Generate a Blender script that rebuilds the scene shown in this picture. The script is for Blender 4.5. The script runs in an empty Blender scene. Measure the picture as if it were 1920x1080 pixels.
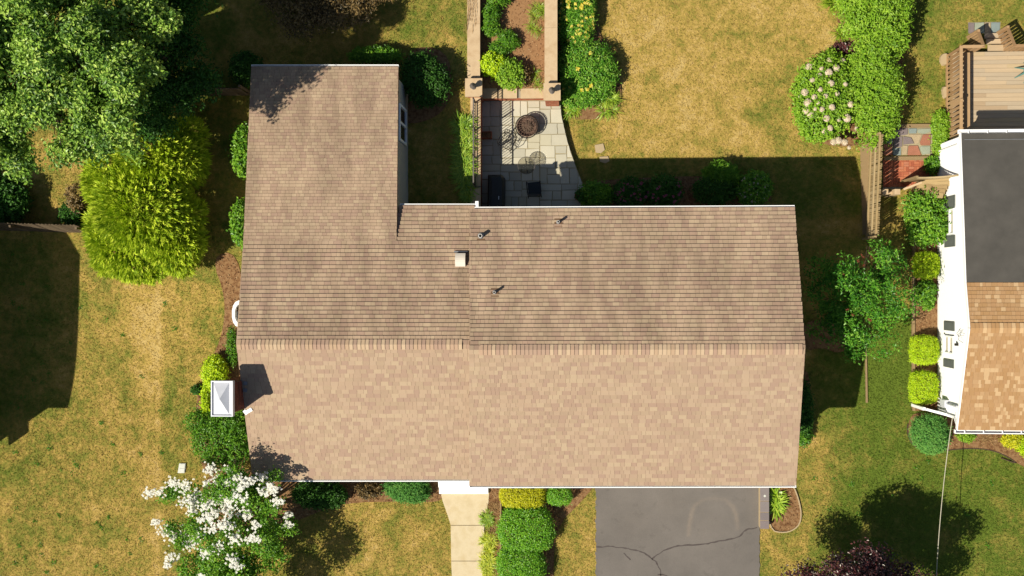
import bpy, math, random
import numpy as np
from mathutils import Matrix, Vector

random.seed(7)
RNG = np.random.default_rng(11)
scene = bpy.context.scene
COL = scene.collection

# ------------------------------------------------------------------ camera
H = 42.0                       # height of the drone
F = 1844.0                     # focal length in photo pixels (1920 wide)
NX, NY = 1068.0, 540.0         # where the plumb line below the drone meets the photo
TILT = math.atan((NX - 960.0) / F)
st, ct = math.sin(TILT), math.cos(TILT)
cam_d = bpy.data.cameras.new("camera")
cam = bpy.data.objects.new("camera", cam_d)
COL.objects.link(cam)
cam_d.sensor_width = 36.0
cam_d.lens = 36.0 * F / 1920.0
cam_d.clip_start = 0.5
cam_d.clip_end = 2000.0
cam.matrix_world = Matrix(((ct, 0, st, 0), (0, 1, 0, 0), (-st, 0, ct, H), (0, 0, 0, 1)))
scene.camera = cam

# ------------------------------------------------------------------ light
SUN_V = Vector((0.731, 0.496, -1.0)).normalized()
world = bpy.data.worlds.new("World")
scene.world = world
world.use_nodes = True
wn = world.node_tree
for n in list(wn.nodes):
    wn.nodes.remove(n)
sky = wn.nodes.new("ShaderNodeTexSky")
sky.sky_type = 'NISHITA'
sky.sun_disc = False
sky.sun_elevation = math.asin(-SUN_V.z)
sky.sun_rotation = math.atan2(-SUN_V.x, -SUN_V.y)
bgn = wn.nodes.new("ShaderNodeBackground")
bgn.inputs[1].default_value = 0.06
won = wn.nodes.new("ShaderNodeOutputWorld")
wn.links.new(sky.outputs[0], bgn.inputs[0])
wn.links.new(bgn.outputs[0], won.inputs[0])
sun_d = bpy.data.lights.new("sun", 'SUN')
sun_d.energy = 5.0
sun_d.angle = math.radians(0.5)
sun_d.color = (1.0, 0.93, 0.80)
sun = bpy.data.objects.new("sun", sun_d)
sun.rotation_euler = SUN_V.to_track_quat('-Z', 'Y').to_euler()
sun.location = (-40, -30, 60)
COL.objects.link(sun)
vs = scene.view_settings
vs.view_transform = 'Standard'
vs.look = 'None'
vs.gamma = 1.0
vs.use_curve_mapping = False
vs.exposure = 0.45

# ------------------------------------------------------------------ helpers: survey
T_H = 1.35                                     # height of the rear terrace
def sstep(a, b, v):
    t = np.clip((v - a) / (b - a), 0, 1)
    return t * t * (3 - 2 * t)

def P(px, py, z=0.0):
    """point of the place at height z seen at photo pixel (px, py)"""
    a, b = (px - 960.0) / F, -(py - 540.0) / F
    d = (-st + ct * a, b, -ct - st * a)
    l = (z - H) / d[2]
    return Vector((d[0] * l, d[1] * l, z))

def PX(px, py, X):
    a, b = (px - 960.0) / F, -(py - 540.0) / F
    d = (-st + ct * a, b, -ct - st * a)
    l = X / d[0]
    return Vector((X, d[1] * l, H + d[2] * l))

def proj(x, y, z):
    q = np.array([x, y, np.asarray(z) - H], dtype=object)
    u = x * ct + (z - H) * (-st)
    w = -(x * st + (z - H) * ct)
    return 960.0 + F * u / w, 540.0 - F * y / w

X_WALL = P(889, 200, T_H).x
Y_T0, Y_T1 = P(300, 760, 0).y, P(300, 330, T_H).y
def terr(x, y):
    """ground height: the back garden on the left is a terrace, falling to the front"""
    x = np.asarray(x, dtype=float); y = np.asarray(y, dtype=float)
    return np.where(x < X_WALL, T_H * sstep(Y_T0, Y_T1, y), 0.0)

def G(px, py, dz=0.0):
    z = 0.0
    for _ in range(6):
        p = P(px, py, z + dz)
        z = float(terr(p.x, p.y))
    p = P(px, py, z + dz)
    return Vector((p.x, p.y, z + dz))

# ------------------------------------------------------------------ helpers: objects
def hexc(h, k=1.0):
    h = h.lstrip('#')
    out = []
    for i in (0, 2, 4):
        c = int(h[i:i + 2], 16) / 255.0
        c = c / 12.92 if c <= 0.04045 else ((c + 0.055) / 1.055) ** 2.4
        out.append(c * k)
    return (out[0], out[1], out[2], 1.0)

def tag(o, label=None, cat=None, group=None, kind=None):
    if label: o["label"] = label
    if cat: o["category"] = cat
    if group: o["group"] = group
    if kind: o["kind"] = kind
    return o

def root(name, loc, label, cat, group=None):
    o = bpy.data.objects.new(name, None)
    o.empty_display_size = 0.3
    o.location = loc
    COL.objects.link(o)
    return tag(o, label, cat, group)

def link(name, me, parent=None, mw=None, label=None, kind=None):
    o = bpy.data.objects.new(name, me)
    COL.objects.link(o)
    if parent is not None:
        o.parent = parent
        if parent.type == 'EMPTY':
            o.matrix_parent_inverse = Matrix.Translation(-Vector(parent.location))
    if mw is not None:
        o.matrix_basis = mw
    return tag(o, label, kind=kind)

def np_mesh(name, V, Fq, mat=None, face_attr=None, point_attr=None, smooth=False):
    """mesh from numpy arrays; Fq is (n,3) or (n,4)"""
    V = np.asarray(V, np.float32); Fq = np.asarray(Fq, np.int32)
    me = bpy.data.meshes.new(name)
    n, k = Fq.shape
    me.vertices.add(len(V)); me.vertices.foreach_set("co", V.ravel())
    me.loops.add(n * k); me.loops.foreach_set("vertex_index", Fq.ravel())
    me.polygons.add(n)
    me.polygons.foreach_set("loop_start", np.arange(0, n * k, k, dtype=np.int32))
    me.polygons.foreach_set("loop_total", np.full(n, k, np.int32))
    me.update(calc_edges=True)
    for key, arr in (face_attr or {}).items():
        a = me.attributes.new(key, 'FLOAT', 'FACE'); a.data.foreach_set("value", np.asarray(arr, np.float32))
    for key, arr in (point_attr or {}).items():
        a = me.attributes.new(key, 'FLOAT', 'POINT'); a.data.foreach_set("value", np.asarray(arr, np.float32))
    if mat: me.materials.append(mat)
    me.polygons.foreach_set("use_smooth", np.full(n, bool(smooth)))
    return me

class MB:
    """collects simple shapes into one mesh"""
    def __init__(s): s.v = []; s.f = []
    def box(s, x0, x1, y0, y1, z0, z1, m=None):
        x0, x1 = min(x0, x1), max(x0, x1); y0, y1 = min(y0, y1), max(y0, y1)
        b = len(s.v)
        for z in (z0, z1):
            for (x, y) in ((x0, y0), (x1, y0), (x1, y1), (x0, y1)):
                p = Vector((x, y, z)); s.v.append(tuple(m @ p if m else p))
        s.f += [(b+3, b+2, b+1, b), (b+4, b+5, b+6, b+7)] + [(b+i, b+(i+1) % 4, b+4+(i+1) % 4, b+4+i) for i in range(4)]
        return s
    def prism(s, poly, z0, z1):
        """poly: (x,y) or (x,y,z) points; z0 / z1: numbers, or z0 = depth below when z1 is None"""
        n = len(poly); b = len(s.v)
        area = sum(poly[i][0] * poly[(i+1) % n][1] - poly[(i+1) % n][0] * poly[i][1] for i in range(n))
        if area < 0: poly = list(reversed(poly))
        for p in poly: s.v.append((p[0], p[1], z0 if z1 is not None else p[2] - z0))
        for p in poly: s.v.append((p[0], p[1], z1 if z1 is not None else p[2]))
        s.f += [tuple(b + n - 1 - i for i in range(n)), tuple(b + n + i for i in range(n))]
        s.f += [(b+i, b+(i+1) % n, b+n+(i+1) % n, b+n+i) for i in range(n)]
        return s
    def bar(s, p, q, w, h, up=(0, 0, 1)):
        """rectangular bar from p to q, w wide, h thick"""
        p, q = Vector(p), Vector(q); d = (q - p); L = d.length
        if L < 1e-6: return s
        d.normalize(); u = Vector(up)
        if abs(d.dot(u)) > 0.98: u = Vector((0, 1, 0))
        sd = d.cross(u).normalized(); u = sd.cross(d)
        m = Matrix(((d.x, sd.x, u.x, p.x), (d.y, sd.y, u.y, p.y), (d.z, sd.z, u.z, p.z), (0, 0, 0, 1)))
        return s.box(0, L, -w/2, w/2, -h/2, h/2, m)
    def tube(s, pts, r, n=6, cap=True):
        pts = [Vector(p) for p in pts]; b = len(s.v); m = len(pts)
        rs = r if isinstance(r, (list, tuple)) else [r] * m
        for i, p in enumerate(pts):
            d = (pts[min(i+1, m-1)] - pts[max(i-1, 0)]).normalized()
            u = Vector((0, 0, 1)) if abs(d.z) < 0.9 else Vector((1, 0, 0))
            a = d.cross(u).normalized(); c = a.cross(d)
            for k in range(n):
                t = 2 * math.pi * k / n
                s.v.append(tuple(p + (a * math.cos(t) + c * math.sin(t)) * rs[i]))
        for i in range(m - 1):
            for k in range(n):
                s.f.append((b+i*n+k, b+i*n+(k+1) % n, b+(i+1)*n+(k+1) % n, b+(i+1)*n+k))
        if cap:
            s.f.append(tuple(b + k for k in reversed(range(n)))); s.f.append(tuple(b + (m-1)*n + k for k in range(n)))
        return s
    def ring(s, c, R, r, n=28, k=5, z=0.0):
        pts = [(c[0] + R * math.cos(2*math.pi*i/n), c[1] + R * math.sin(2*math.pi*i/n), c[2] + z) for i in range(n + 1)]
        return s.tube(pts, r, k, cap=False)
    def lathe(s, c, prof, n=20):
        b = len(s.v); m = len(prof)
        for (r, z) in prof:
            for k in range(n):
                t = 2*math.pi*k/n
                s.v.append((c[0] + r*math.cos(t), c[1] + r*math.sin(t), c[2] + z))
        for i in range(m - 1):
            for k in range(n):
                s.f.append((b+i*n+k, b+i*n+(k+1) % n, b+(i+1)*n+(k+1) % n, b+(i+1)*n+k))
        if prof[0][0] > 1e-4: s.f.append(tuple(b + k for k in reversed(range(n))))
        if prof[-1][0] > 1e-4: s.f.append(tuple(b + (m-1)*n + k for k in range(n)))
        return s
    def poly(s, pts):
        b = len(s.v); s.v += [tuple(p) for p in pts]; s.f.append(tuple(range(b, b + len(pts)))); return s
    def mesh(s, name, mat):
        me = bpy.data.meshes.new(name); me.from_pydata(s.v, [], s.f)
        if mat: me.materials.append(mat)
        me.update(); return me
    def build(s, name, mat, parent=None, label=None, kind=None, smooth=False):
        me = s.mesh(name, mat)
        if smooth: me.polygons.foreach_set("use_smooth", np.ones(len(me.polygons), bool))
        return link(name, me, parent, None, label, kind)

def pip(px, py, poly):
    """points in polygon, numpy"""
    inside = np.zeros(px.shape, bool); n = len(poly); j = n - 1
    for i in range(n):
        xi, yi = poly[i]; xj, yj = poly[j]
        c = ((yi > py) != (yj > py)) & (px < (xj - xi) * (py - yi) / ((yj - yi) + 1e-12) + xi)
        inside ^= c; j = i
    return inside

# ------------------------------------------------------------------ materials
def new_mat(name):
    m = bpy.data.materials.new(name); m.use_nodes = True
    nt = m.node_tree; b = nt.nodes["Principled BSDF"]
    return m, nt, b

def node(nt, typ, **kw):
    n = nt.nodes.new(typ)
    for k, v in kw.items(): setattr(n, k, v)
    return n

def math_n(nt, op, a, b=None, clamp=False):
    n = node(nt, "ShaderNodeMath", operation=op); n.use_clamp = clamp
    for i, v in enumerate((a, b)):
        if v is None: continue
        if isinstance(v, (int, float)): n.inputs[i].default_value = v
        else: nt.links.new(v, n.inputs[i])
    return n.outputs[0]

def ramp(nt, fac, stops, interp='LINEAR'):
    r = node(nt, "ShaderNodeValToRGB"); cr = r.color_ramp; cr.interpolation = interp
    while len(cr.elements) < len(stops): cr.elements.new(0.5)
    for e, (p, c) in zip(cr.elements, stops): e.position = p; e.color = c
    if fac is not None: nt.links.new(fac, r.inputs[0])
    return r.outputs[0]

def noise(nt, scale, detail=4, rough=0.55, stretch=None, dist=0.0):
    g = node(nt, "ShaderNodeNewGeometry"); t = node(nt, "ShaderNodeTexNoise")
    t.inputs["Scale"].default_value = scale; t.inputs["Detail"].default_value = detail
    t.inputs["Roughness"].default_value = rough; t.inputs["Distortion"].default_value = dist
    src = g.outputs["Position"]
    if stretch:
        mp = node(nt, "ShaderNodeMapping"); mp.inputs["Scale"].default_value = stretch
        nt.links.new(src, mp.inputs[0]); src = mp.outputs[0]
    nt.links.new(src, t.inputs["Vector"])
    return t.outputs["Fac"]

def mulv(nt, col, val):
    m = node(nt, "ShaderNodeVectorMath", operation='SCALE')
    nt.links.new(col, m.inputs[0]); nt.links.new(val, m.inputs["Scale"])
    return m.outputs[0]

def bump(nt, b, h, strength, dist=0.02):
    n = node(nt, "ShaderNodeBump"); n.inputs["Strength"].default_value = strength; n.inputs["Distance"].default_value = dist
    nt.links.new(h, n.inputs["Height"]); nt.links.new(n.outputs[0], b.inputs["Normal"])

def attr(nt, name):
    a = node(nt, "ShaderNodeAttribute"); a.attribute_name = name
    return a.outputs["Fac"]

def M(name, cols, scale=4.0, rough=0.85, vary=0.25, fine=40.0, bmp=0.3, spec=0.3, metal=0.0, tint=False, stretch=None, stain=None):
    """general weathered surface. cols: palette. tint: pick the palette colour per piece"""
    m, nt, b = new_mat(name)
    n1 = noise(nt, scale, 5, 0.6, stretch); n2 = noise(nt, fine, 3, 0.6, stretch)
    k = len(cols)
    if tint:
        oi = node(nt, "ShaderNodeObjectInfo")
        f = math_n(nt, 'FRACT', math_n(nt, 'ADD', attr(nt, "tint"), oi.outputs["Random"]))
        col = ramp(nt, f, [(i / k, c) for i, c in enumerate(cols)], 'CONSTANT')
    else:
        f = math_n(nt, 'MULTIPLY_ADD', n1, 2.2); nt.nodes[-1].inputs[2].default_value = -0.6
        col = ramp(nt, f, [(i / max(1, k - 1), c) for i, c in enumerate(cols)])
    br = math_n(nt, 'ADD', math_n(nt, 'MULTIPLY', n1, vary), math_n(nt, 'MULTIPLY', n2, vary))
    br = math_n(nt, 'ADD', br, 1.0 - vary)
    if stain:
        s = noise(nt, stain[0], 4, 0.6, stain[2])
        sr = ramp(nt, s, [(0.35, (1 - stain[1],) * 3 + (1,)), (0.62, (1, 1, 1, 1))])
        br = math_n(nt, 'MULTIPLY', br, sr)
    nt.links.new(mulv(nt, col, br), b.inputs["Base Color"])
    b.inputs["Roughness"].default_value = rough; b.inputs["Metallic"].default_value = metal
    b.inputs["Specular IOR Level"].default_value = spec
    if bmp: bump(nt, b, n2, bmp, 0.01)
    return m

def leaf_mat(name, cols, trans=0.3, rough=0.45, gloss=0.06):
    """leaves: colour per leaf from a palette ramp"""
    m = bpy.data.materials.new(name); m.use_nodes = True; nt = m.node_tree
    nt.nodes.remove(nt.nodes["Principled BSDF"]); out = nt.nodes["Material Output"]
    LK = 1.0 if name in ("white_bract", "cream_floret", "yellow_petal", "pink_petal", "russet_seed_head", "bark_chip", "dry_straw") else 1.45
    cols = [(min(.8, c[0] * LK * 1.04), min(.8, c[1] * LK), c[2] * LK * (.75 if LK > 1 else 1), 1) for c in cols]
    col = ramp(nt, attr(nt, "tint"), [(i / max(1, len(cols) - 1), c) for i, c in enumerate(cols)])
    d = node(nt, "ShaderNodeBsdfDiffuse"); t = node(nt, "ShaderNodeBsdfTranslucent"); g = node(nt, "ShaderNodeBsdfGlossy")
    g.inputs["Roughness"].default_value = rough
    g.inputs["Color"].default_value = (0.9, 0.95, 0.85, 1)
    nt.links.new(col, d.inputs[0]); nt.links.new(col, t.inputs[0])
    m1 = node(nt, "ShaderNodeMixShader"); m1.inputs[0].default_value = trans
    nt.links.new(d.outputs[0], m1.inputs[1]); nt.links.new(t.outputs[0], m1.inputs[2])
    m2 = node(nt, "ShaderNodeMixShader"); m2.inputs[0].default_value = gloss
    nt.links.new(m1.outputs[0], m2.inputs[1]); nt.links.new(g.outputs[0], m2.inputs[2])
    nt.links.new(m2.outputs[0], out.inputs[0])
    return m

def lawn_mat():
    m, nt, b = new_mat("lawn_turf")
    lush = attr(nt, "lush"); tint = attr(nt, "tint")
    n0 = noise(nt, 0.22, 3, 0.5); n1 = noise(nt, 0.9, 5, 0.62, None, 0.6); n2 = noise(nt, 4.5, 6, 0.68, None, 0.4); n3 = noise(nt, 26, 4, 0.7); n4 = noise(nt, 9, 5, 0.75, (1.0, 1.5, 1.0), 1.2)
    g = math_n(nt, 'ADD', lush, math_n(nt, 'MULTIPLY', math_n(nt, 'SUBTRACT', n1, 0.5), 1.5))
    g = math_n(nt, 'ADD', g, math_n(nt, 'MULTIPLY', math_n(nt, 'SUBTRACT', n2, 0.5), 1.2))
    g = math_n(nt, 'ADD', g, math_n(nt, 'MULTIPLY', math_n(nt, 'SUBTRACT', n0, 0.5), 0.5))
    g = math_n(nt, 'ADD', g, math_n(nt, 'MULTIPLY', math_n(nt, 'SUBTRACT', n4, 0.5), .75))
    g = math_n(nt, 'ADD', g, math_n(nt, 'MULTIPLY', math_n(nt, 'SUBTRACT', tint, 0.5), 0.35))
    col = ramp(nt, g, [(0.0, (0.43, 0.31, 0.11, 1)), (0.2, (0.39, 0.265, 0.072, 1)), (0.42, (0.285, 0.213, 0.048, 1)),
                       (0.66, (0.18, 0.172, 0.032, 1)), (1.0, (0.09, 0.13, 0.016, 1))])
    br = math_n(nt, 'ADD', math_n(nt, 'MULTIPLY', n3, 0.9), math_n(nt, 'MULTIPLY', tint, 0.5))
    br = math_n(nt, 'ADD', br, 0.33)
    nt.links.new(mulv(nt, col, br), b.inputs["Base Color"])
    b.inputs["Roughness"].default_value = 0.95; b.inputs["Specular IOR Level"].default_value = 0.1
    bump(nt, b, math_n(nt, 'ADD', n3, n2), 0.7, 0.05)
    return m

MAT = {}
MAT['lawn'] = lawn_mat()
SH_COLS = [hexc('c2a88b', .62), hexc('c8ad91', .625), hexc('bd9f88', .615), hexc('c3a78c', .62), hexc('cbb293', .63), hexc('bea088', .61), hexc('c6aa8e', .62), hexc('bfa489', .615), hexc('c9ae91', .625)]
MAT['shingle'] = M("asphalt_shingle_tan", SH_COLS, 2.0, 0.95, 0.10, 90, 0.35, 0.15, tint=True)
# the north slopes carry the usual algae streaks
MAT['shingle_n'] = M("asphalt_shingle_tan_streaked", SH_COLS, 2.0, 0.95, 0.10, 90, 0.35, 0.15, tint=True, stain=(0.8, 0.28, (1.7, 0.35, 1)))
RC = [hexc('c3a688', .63), hexc('cbb090', .635), hexc('bb9c86', .61), hexc('c4a58a', .62), hexc('ceb495', .64), hexc('bc9f88', .61)]
MAT['ridge'] = M("ridge_cap_shingle", RC, 2.0, 0.95, 0.10, 90, 0.35, 0.15, tint=True)
MAT['shingle_b'] = M("asphalt_shingle_honey", [hexc('c0986c', .66), hexc('bc9466', .66), hexc('c39c70', .66), hexc('d4b286', .68), hexc('bb9264', .66), hexc('c19a6e', .66), hexc('c8a276', .66), hexc('bf966a', .66)], 3.0, 0.95, 0.2, 90, 0.35, 0.15, tint=True)
MAT['felt'] = M("roof_underlay", [hexc('8a6c52', .5), hexc('9a7a5c', .5)], 3, 0.95, 0.2)
MAT['dark_roof'] = M("dark_rolled_roofing", [hexc('5c5953', .62), hexc('68645d', .62)], 1.2, 0.95, 0.22, 70, 0.4, 0.15)
MAT['white'] = M("white_paint", [hexc('f0f0ee', .92), hexc('f4f3f0', .92)], 1.0, 0.5, 0.06, 20, 0.05)
MAT['white_sid'] = M("white_vinyl_siding", [hexc('f2f2f0', .95), hexc('f6f5f2', .95)], 0.6, 0.5, 0.05, 20, 0.03)
MAT['wall'] = M("beige_siding", [hexc('b9b3a6', .8), hexc('c2bcae', .8)], 0.8, 0.7, 0.1)
MAT['shutter'] = M("grey_shutter", [hexc('6c726b', .6), hexc('757a72', .6)], 2, 0.6, 0.1)
MAT['glass'] = M("window_glass", [hexc('1a1e20', .6), hexc('22282c', .6)], 1, 0.08, 0.1, 10, 0.0, 0.5)
MAT['blind'] = M("window_blind", [hexc('cfc6b2', .7), hexc('d8d0bd', .7)], 2, 0.6, 0.08)
MAT['brick'] = M("red_brick", [hexc('b86a4a', .72), hexc('c47854', .72), hexc('ab5e42', .72), hexc('bf7c5e', .72)], 9, 0.9, 0.3, 60, 0.5, tint=True)
MAT['brick_dk'] = M("brown_brick", [hexc('8a4a38', .62), hexc('7a4030', .62), hexc('95543f', .62), hexc('6d3a2d', .62)], 9, 0.9, 0.3, 60, 0.5, tint=True)
MAT['mortar'] = M("mortar", [hexc('a89c8a', .6), hexc('b8ac98', .6)], 6, 0.95, 0.2)
MAT['cast'] = M("cast_concrete_cap", [hexc('d6b78e', .62), hexc('e0c49c', .64), hexc('cfae84', .6)], 2.2, 0.9, 0.18, 50, 0.3)
MAT['conc'] = M("walkway_concrete", [hexc('e0cba0', .62), hexc('e8d6b0', .64), hexc('dbc598', .62)], 1.5, 0.92, 0.14, 80, 0.35)
MAT['flag'] = M("bluestone_flag", [hexc('cfc8b0', .68), hexc('d5ceb6', .69), hexc('c8c2ac', .67), hexc('cfc7ab', .68), hexc('d8d1ba', .69)], 2.5, 0.75, 0.16, 30, 0.25, tint=True)
MAT['joint'] = M("flag_joint", [hexc('cbbd97', .58), hexc('b8aa86', .55)], 5, 0.95, 0.2)
MAT['gray_cap'] = M("grey_cap_block", [hexc('958b88', .62), hexc('8a807e', .62), hexc('928583', .62)], 3, 0.85, 0.12, 60, 0.3, tint=True)
MAT['metal_l'] = M("galvanised_metal", [hexc('d4d6dc', .74), hexc('dee0e6', .76)], 2, 0.45, 0.08, 30, 0.02, 0.4, 0.1)
MAT['metal_vent'] = M("painted_vent_metal", [hexc('e3d9c8', .72), hexc('eadfce', .72)], 2, 0.55, 0.08)
MAT['lead'] = M("lead_flashing", [hexc('8f9296', .6), hexc('a2a5a8', .6)], 6, 0.5, 0.2, 40, 0.2)
MAT['pvc'] = M("vent_pipe_white", [hexc('d0cbc2', .7), hexc('dcd7ce', .7)], 4, 0.6, 0.1)
MAT['dark_disc'] = M("vent_pipe_dark_disc", [hexc('14120f', .6), hexc('1a1815', .6)], 4, 0.9, 0.1)
MAT['iron'] = M("black_iron", [hexc('2a2624', .55), hexc('352f2b', .55)], 8, 0.55, 0.2, 50, 0.1, 0.4, 0.3)
MAT['iron_w'] = M("weathered_iron_grey", [hexc('6e6660', .6), hexc('7d746c', .6)], 8, 0.55, 0.2, 50, 0.1, 0.4)
MAT['rust'] = M("rusty_firepit_metal", [hexc('6b5244', .62), hexc('836756', .62), hexc('57443a', .6)], 9, 0.7, 0.3, 60, 0.3)
MAT['ash'] = M("ash_and_logs", [hexc('6d5a4a', .55), hexc('8b7763', .55), hexc('3c2f28', .55)], 14, 0.95, 0.4, 60, 0.6)
MAT['cover'] = M("black_grill_cover", [hexc('202322', .55), hexc('2a2d2c', .55)], 3, 0.55, 0.2, 20, 0.2, 0.4)
MAT['sling'] = M("dark_sling_fabric", [hexc('33393b', .55), hexc('3b4143', .55)], 6, 0.8, 0.15)
MAT['terra'] = M("terracotta", [hexc('b06a42', .65), hexc('9c5a38', .65)], 6, 0.8, 0.2)
MAT['deck'] = M("weathered_deck_board", [hexc('cbb18c', .66), hexc('d3ba96', .66), hexc('c2a886', .66), hexc('c8b496', .66), hexc('cfb78f', .66)], 3, 0.85, 0.3, 30, 0.3, tint=True, stretch=(0.35, 5, 1))
MAT['deck_v'] = M("weathered_rail_wood", [hexc('bf9a6e', .64), hexc('c8a478', .64), hexc('b58f64', .62)], 3, 0.85, 0.3, 30, 0.3, tint=True)
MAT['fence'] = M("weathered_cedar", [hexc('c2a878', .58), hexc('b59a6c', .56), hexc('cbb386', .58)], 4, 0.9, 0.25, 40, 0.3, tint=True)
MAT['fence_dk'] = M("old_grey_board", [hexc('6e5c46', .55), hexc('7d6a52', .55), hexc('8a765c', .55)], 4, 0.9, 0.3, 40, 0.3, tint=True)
MAT['timber'] = M("landscape_timber", [hexc('b59a70', .58), hexc('a58a62', .56)], 4, 0.9, 0.25, 30, 0.3, stretch=(0.4, 4, 1))
MAT['mulch'] = M("bark_mulch", [hexc('6e4c33', .6), hexc('8d6745', .6), hexc('a8845c', .58), hexc('7a5a3d', .6)], 7, 0.97, 0.5, 34, 1.0, 0.1)
MAT['mulch_dry'] = M("dry_bark_soil", [hexc('a0764f', .6), hexc('b88d62', .58), hexc('8b6443', .6)], 5, 0.97, 0.4, 34, 0.9, 0.1)
MAT['bark'] = M("tree_bark", [hexc('4d3d30', .6), hexc('63503f', .6)], 9, 0.95, 0.35, 40, 0.6)
MAT['teal'] = M("teal_umbrella_cloth", [hexc('5f8f86', .6), hexc('6d9c92', .6)], 4, 0.75, 0.12)
MAT['stone_pale'] = M("pale_stone", [hexc('d4bd94', .6), hexc('c6ae88', .6)], 5, 0.9, 0.25, 30, 0.4)
MAT['wire'] = M("pale_cable", [hexc('c9c2a8', .7), hexc('d6d0b8', .7)], 6, 0.6, 0.1)
MAT['box'] = M("pale_plastic_lid", [hexc('dfe0d4', .72), hexc('d2d4c6', .7)], 5, 0.6, 0.12)
for key, h in (('st_red', 'b5795f'), ('st_green', 'a9b09a'), ('st_purple', '8d7f7d'), ('st_tan', 'c2ad8a'), ('st_blue', '93a19c')):
    MAT[key] = M("paving_stone_" + key[3:], [hexc(h, .6), hexc(h, .68)], 5, 0.85, 0.25, 30, 0.3)

def asphalt():
    m, nt, b = new_mat("asphalt")
    s = attr(nt, "stain"); n1 = noise(nt, 0.6, 5, 0.6); n2 = noise(nt, 70, 3, 0.7); n3 = noise(nt, 5, 5, 0.7)
    col = ramp(nt, n1, [(0.3, hexc('756f69', .66)), (0.7, hexc('837c75', .66))])
    mx = node(nt, "ShaderNodeMix", data_type='RGBA')
    nt.links.new(math_n(nt, 'MULTIPLY', s, math_n(nt, 'MULTIPLY', n3, .55), True), mx.inputs[0])
    nt.links.new(col, mx.inputs[6]); mx.inputs[7].default_value = hexc('b7a38c', .62)
    sp = ramp(nt, noise(nt, 1.6, 6, 0.7), [(0.28, (.8, .8, .8, 1)), (0.42, (1, 1, 1, 1)), (.66, (1, 1, 1, 1)), (.8, (1.12, 1.1, 1.08, 1))])
    br = math_n(nt, 'MULTIPLY', math_n(nt, 'ADD', math_n(nt, 'MULTIPLY', n2, 0.7), 0.65), sp)
    nt.links.new(mulv(nt, mx.outputs[2], br), b.inputs["Base Color"])
    b.inputs["Roughness"].default_value = 0.9; b.inputs["Specular IOR Level"].default_value = 0.2
    bump(nt, b, n2, 0.4, 0.01)
    return m
MAT['asphalt'] = asphalt()
MAT['crack'] = M("crack_filler", [hexc('544c49', .62), hexc('645b57', .62)], 8, 0.9, 0.3)

def g(*hs, k=0.6): return [hexc(h, k) for h in hs]
LEAF = {
 'maple':   leaf_mat("maple_leaf", g('42662a', '689038', '93b650', 'bcd27c', k=.68), .22, .45, .03),
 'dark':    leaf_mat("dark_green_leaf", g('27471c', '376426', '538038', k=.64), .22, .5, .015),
 'cedar':   leaf_mat("arborvitae_spray", g('678a20', '97b428', 'bcd23c', 'd6e45c', k=.68), .25, .6, .02),
 'green':   leaf_mat("mid_green_leaf", g('38681c', '5c9228', '88b43c', k=.64), .28, .45, .025),
 'shiny':   leaf_mat("glossy_green_leaf", g('3a7426', '5a9630', '80b444', 'a6c864', k=.62), .25, .4, .02),
 'bright':  leaf_mat("bright_green_leaf", g('5c8a20', '86b234', 'aacc50', k=.61), .3, .5, .02),
 'lime':    leaf_mat("lime_leaf", g('82a812', 'adcc18', 'c8de2a', k=.72), .3, .5, .03),
 'yellow':  leaf_mat("golden_leaf", g('8f9e10', 'c2c61a', 'e2de3e', k=.66), .3, .5, .03),
 'box':     leaf_mat("boxwood_leaf", g('468420', '6ca826', '96c638', k=.70), .28, .45, .04),
 'purple':  leaf_mat("purple_leaf", g('2a1820', '4a2630', '6e3a44', '84525c', k=.6), .25, .4, .06),
 'brown':   leaf_mat("bronze_leaf", g('3a3022', '5e4e34', '8a7450', 'a88e66', k=.58), .25, .5, .03),
 'juniper': leaf_mat("juniper_needle", g('3f7a3c', '5c9a4c', '7fb45e', k=.6), .2, .6, .02),
 'blade':   leaf_mat("strap_leaf", g('5c8a20', '8ab030', 'b4c84a', k=.62), .3, .45, .04),
 'blade_y': leaf_mat("yellow_strap_leaf", g('86a020', 'b4c42c', 'd6da58', k=.64), .3, .45, .04),
 'dry':     leaf_mat("dry_straw", g('8a6a3e', 'b89460', 'd6b884', k=.6), .2, .8, .01),
 'hosta':   leaf_mat("hosta_leaf", g('6c9a26', '97bc34', 'c2d65c', k=.62), .3, .4, .04),
 'mulchy':  leaf_mat("bark_chip", g('5e3f2a', '8a6240', 'b48d62', 'd0ae82', k=.58), .0, .8, .01),
 'white':   leaf_mat("white_bract", g('e6e8d0', 'f6f6ea', 'fbfbf4', k=.85), .25, .6, .02),
 'cream':   leaf_mat("cream_floret", g('d8caa8', 'e4d8bc', 'eee5d0', k=.88), .25, .7, .01),
 'gold':    leaf_mat("yellow_petal", g('e4d234', 'f0e254', 'f6ee90', k=.8), .3, .6, .02),
 'pink':    leaf_mat("pink_petal", g('b04a6a', 'c86a86', 'd88aa0', k=.65), .3, .6, .02),
 'redfl':   leaf_mat("russet_seed_head", g('7a3a28', '95503a', 'a8664e', k=.6), .2, .7, .01),
}

# ------------------------------------------------------------------ leaves
def unit(v): return v / np.maximum(np.linalg.norm(v, axis=1, keepdims=True), 1e-9)

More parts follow.
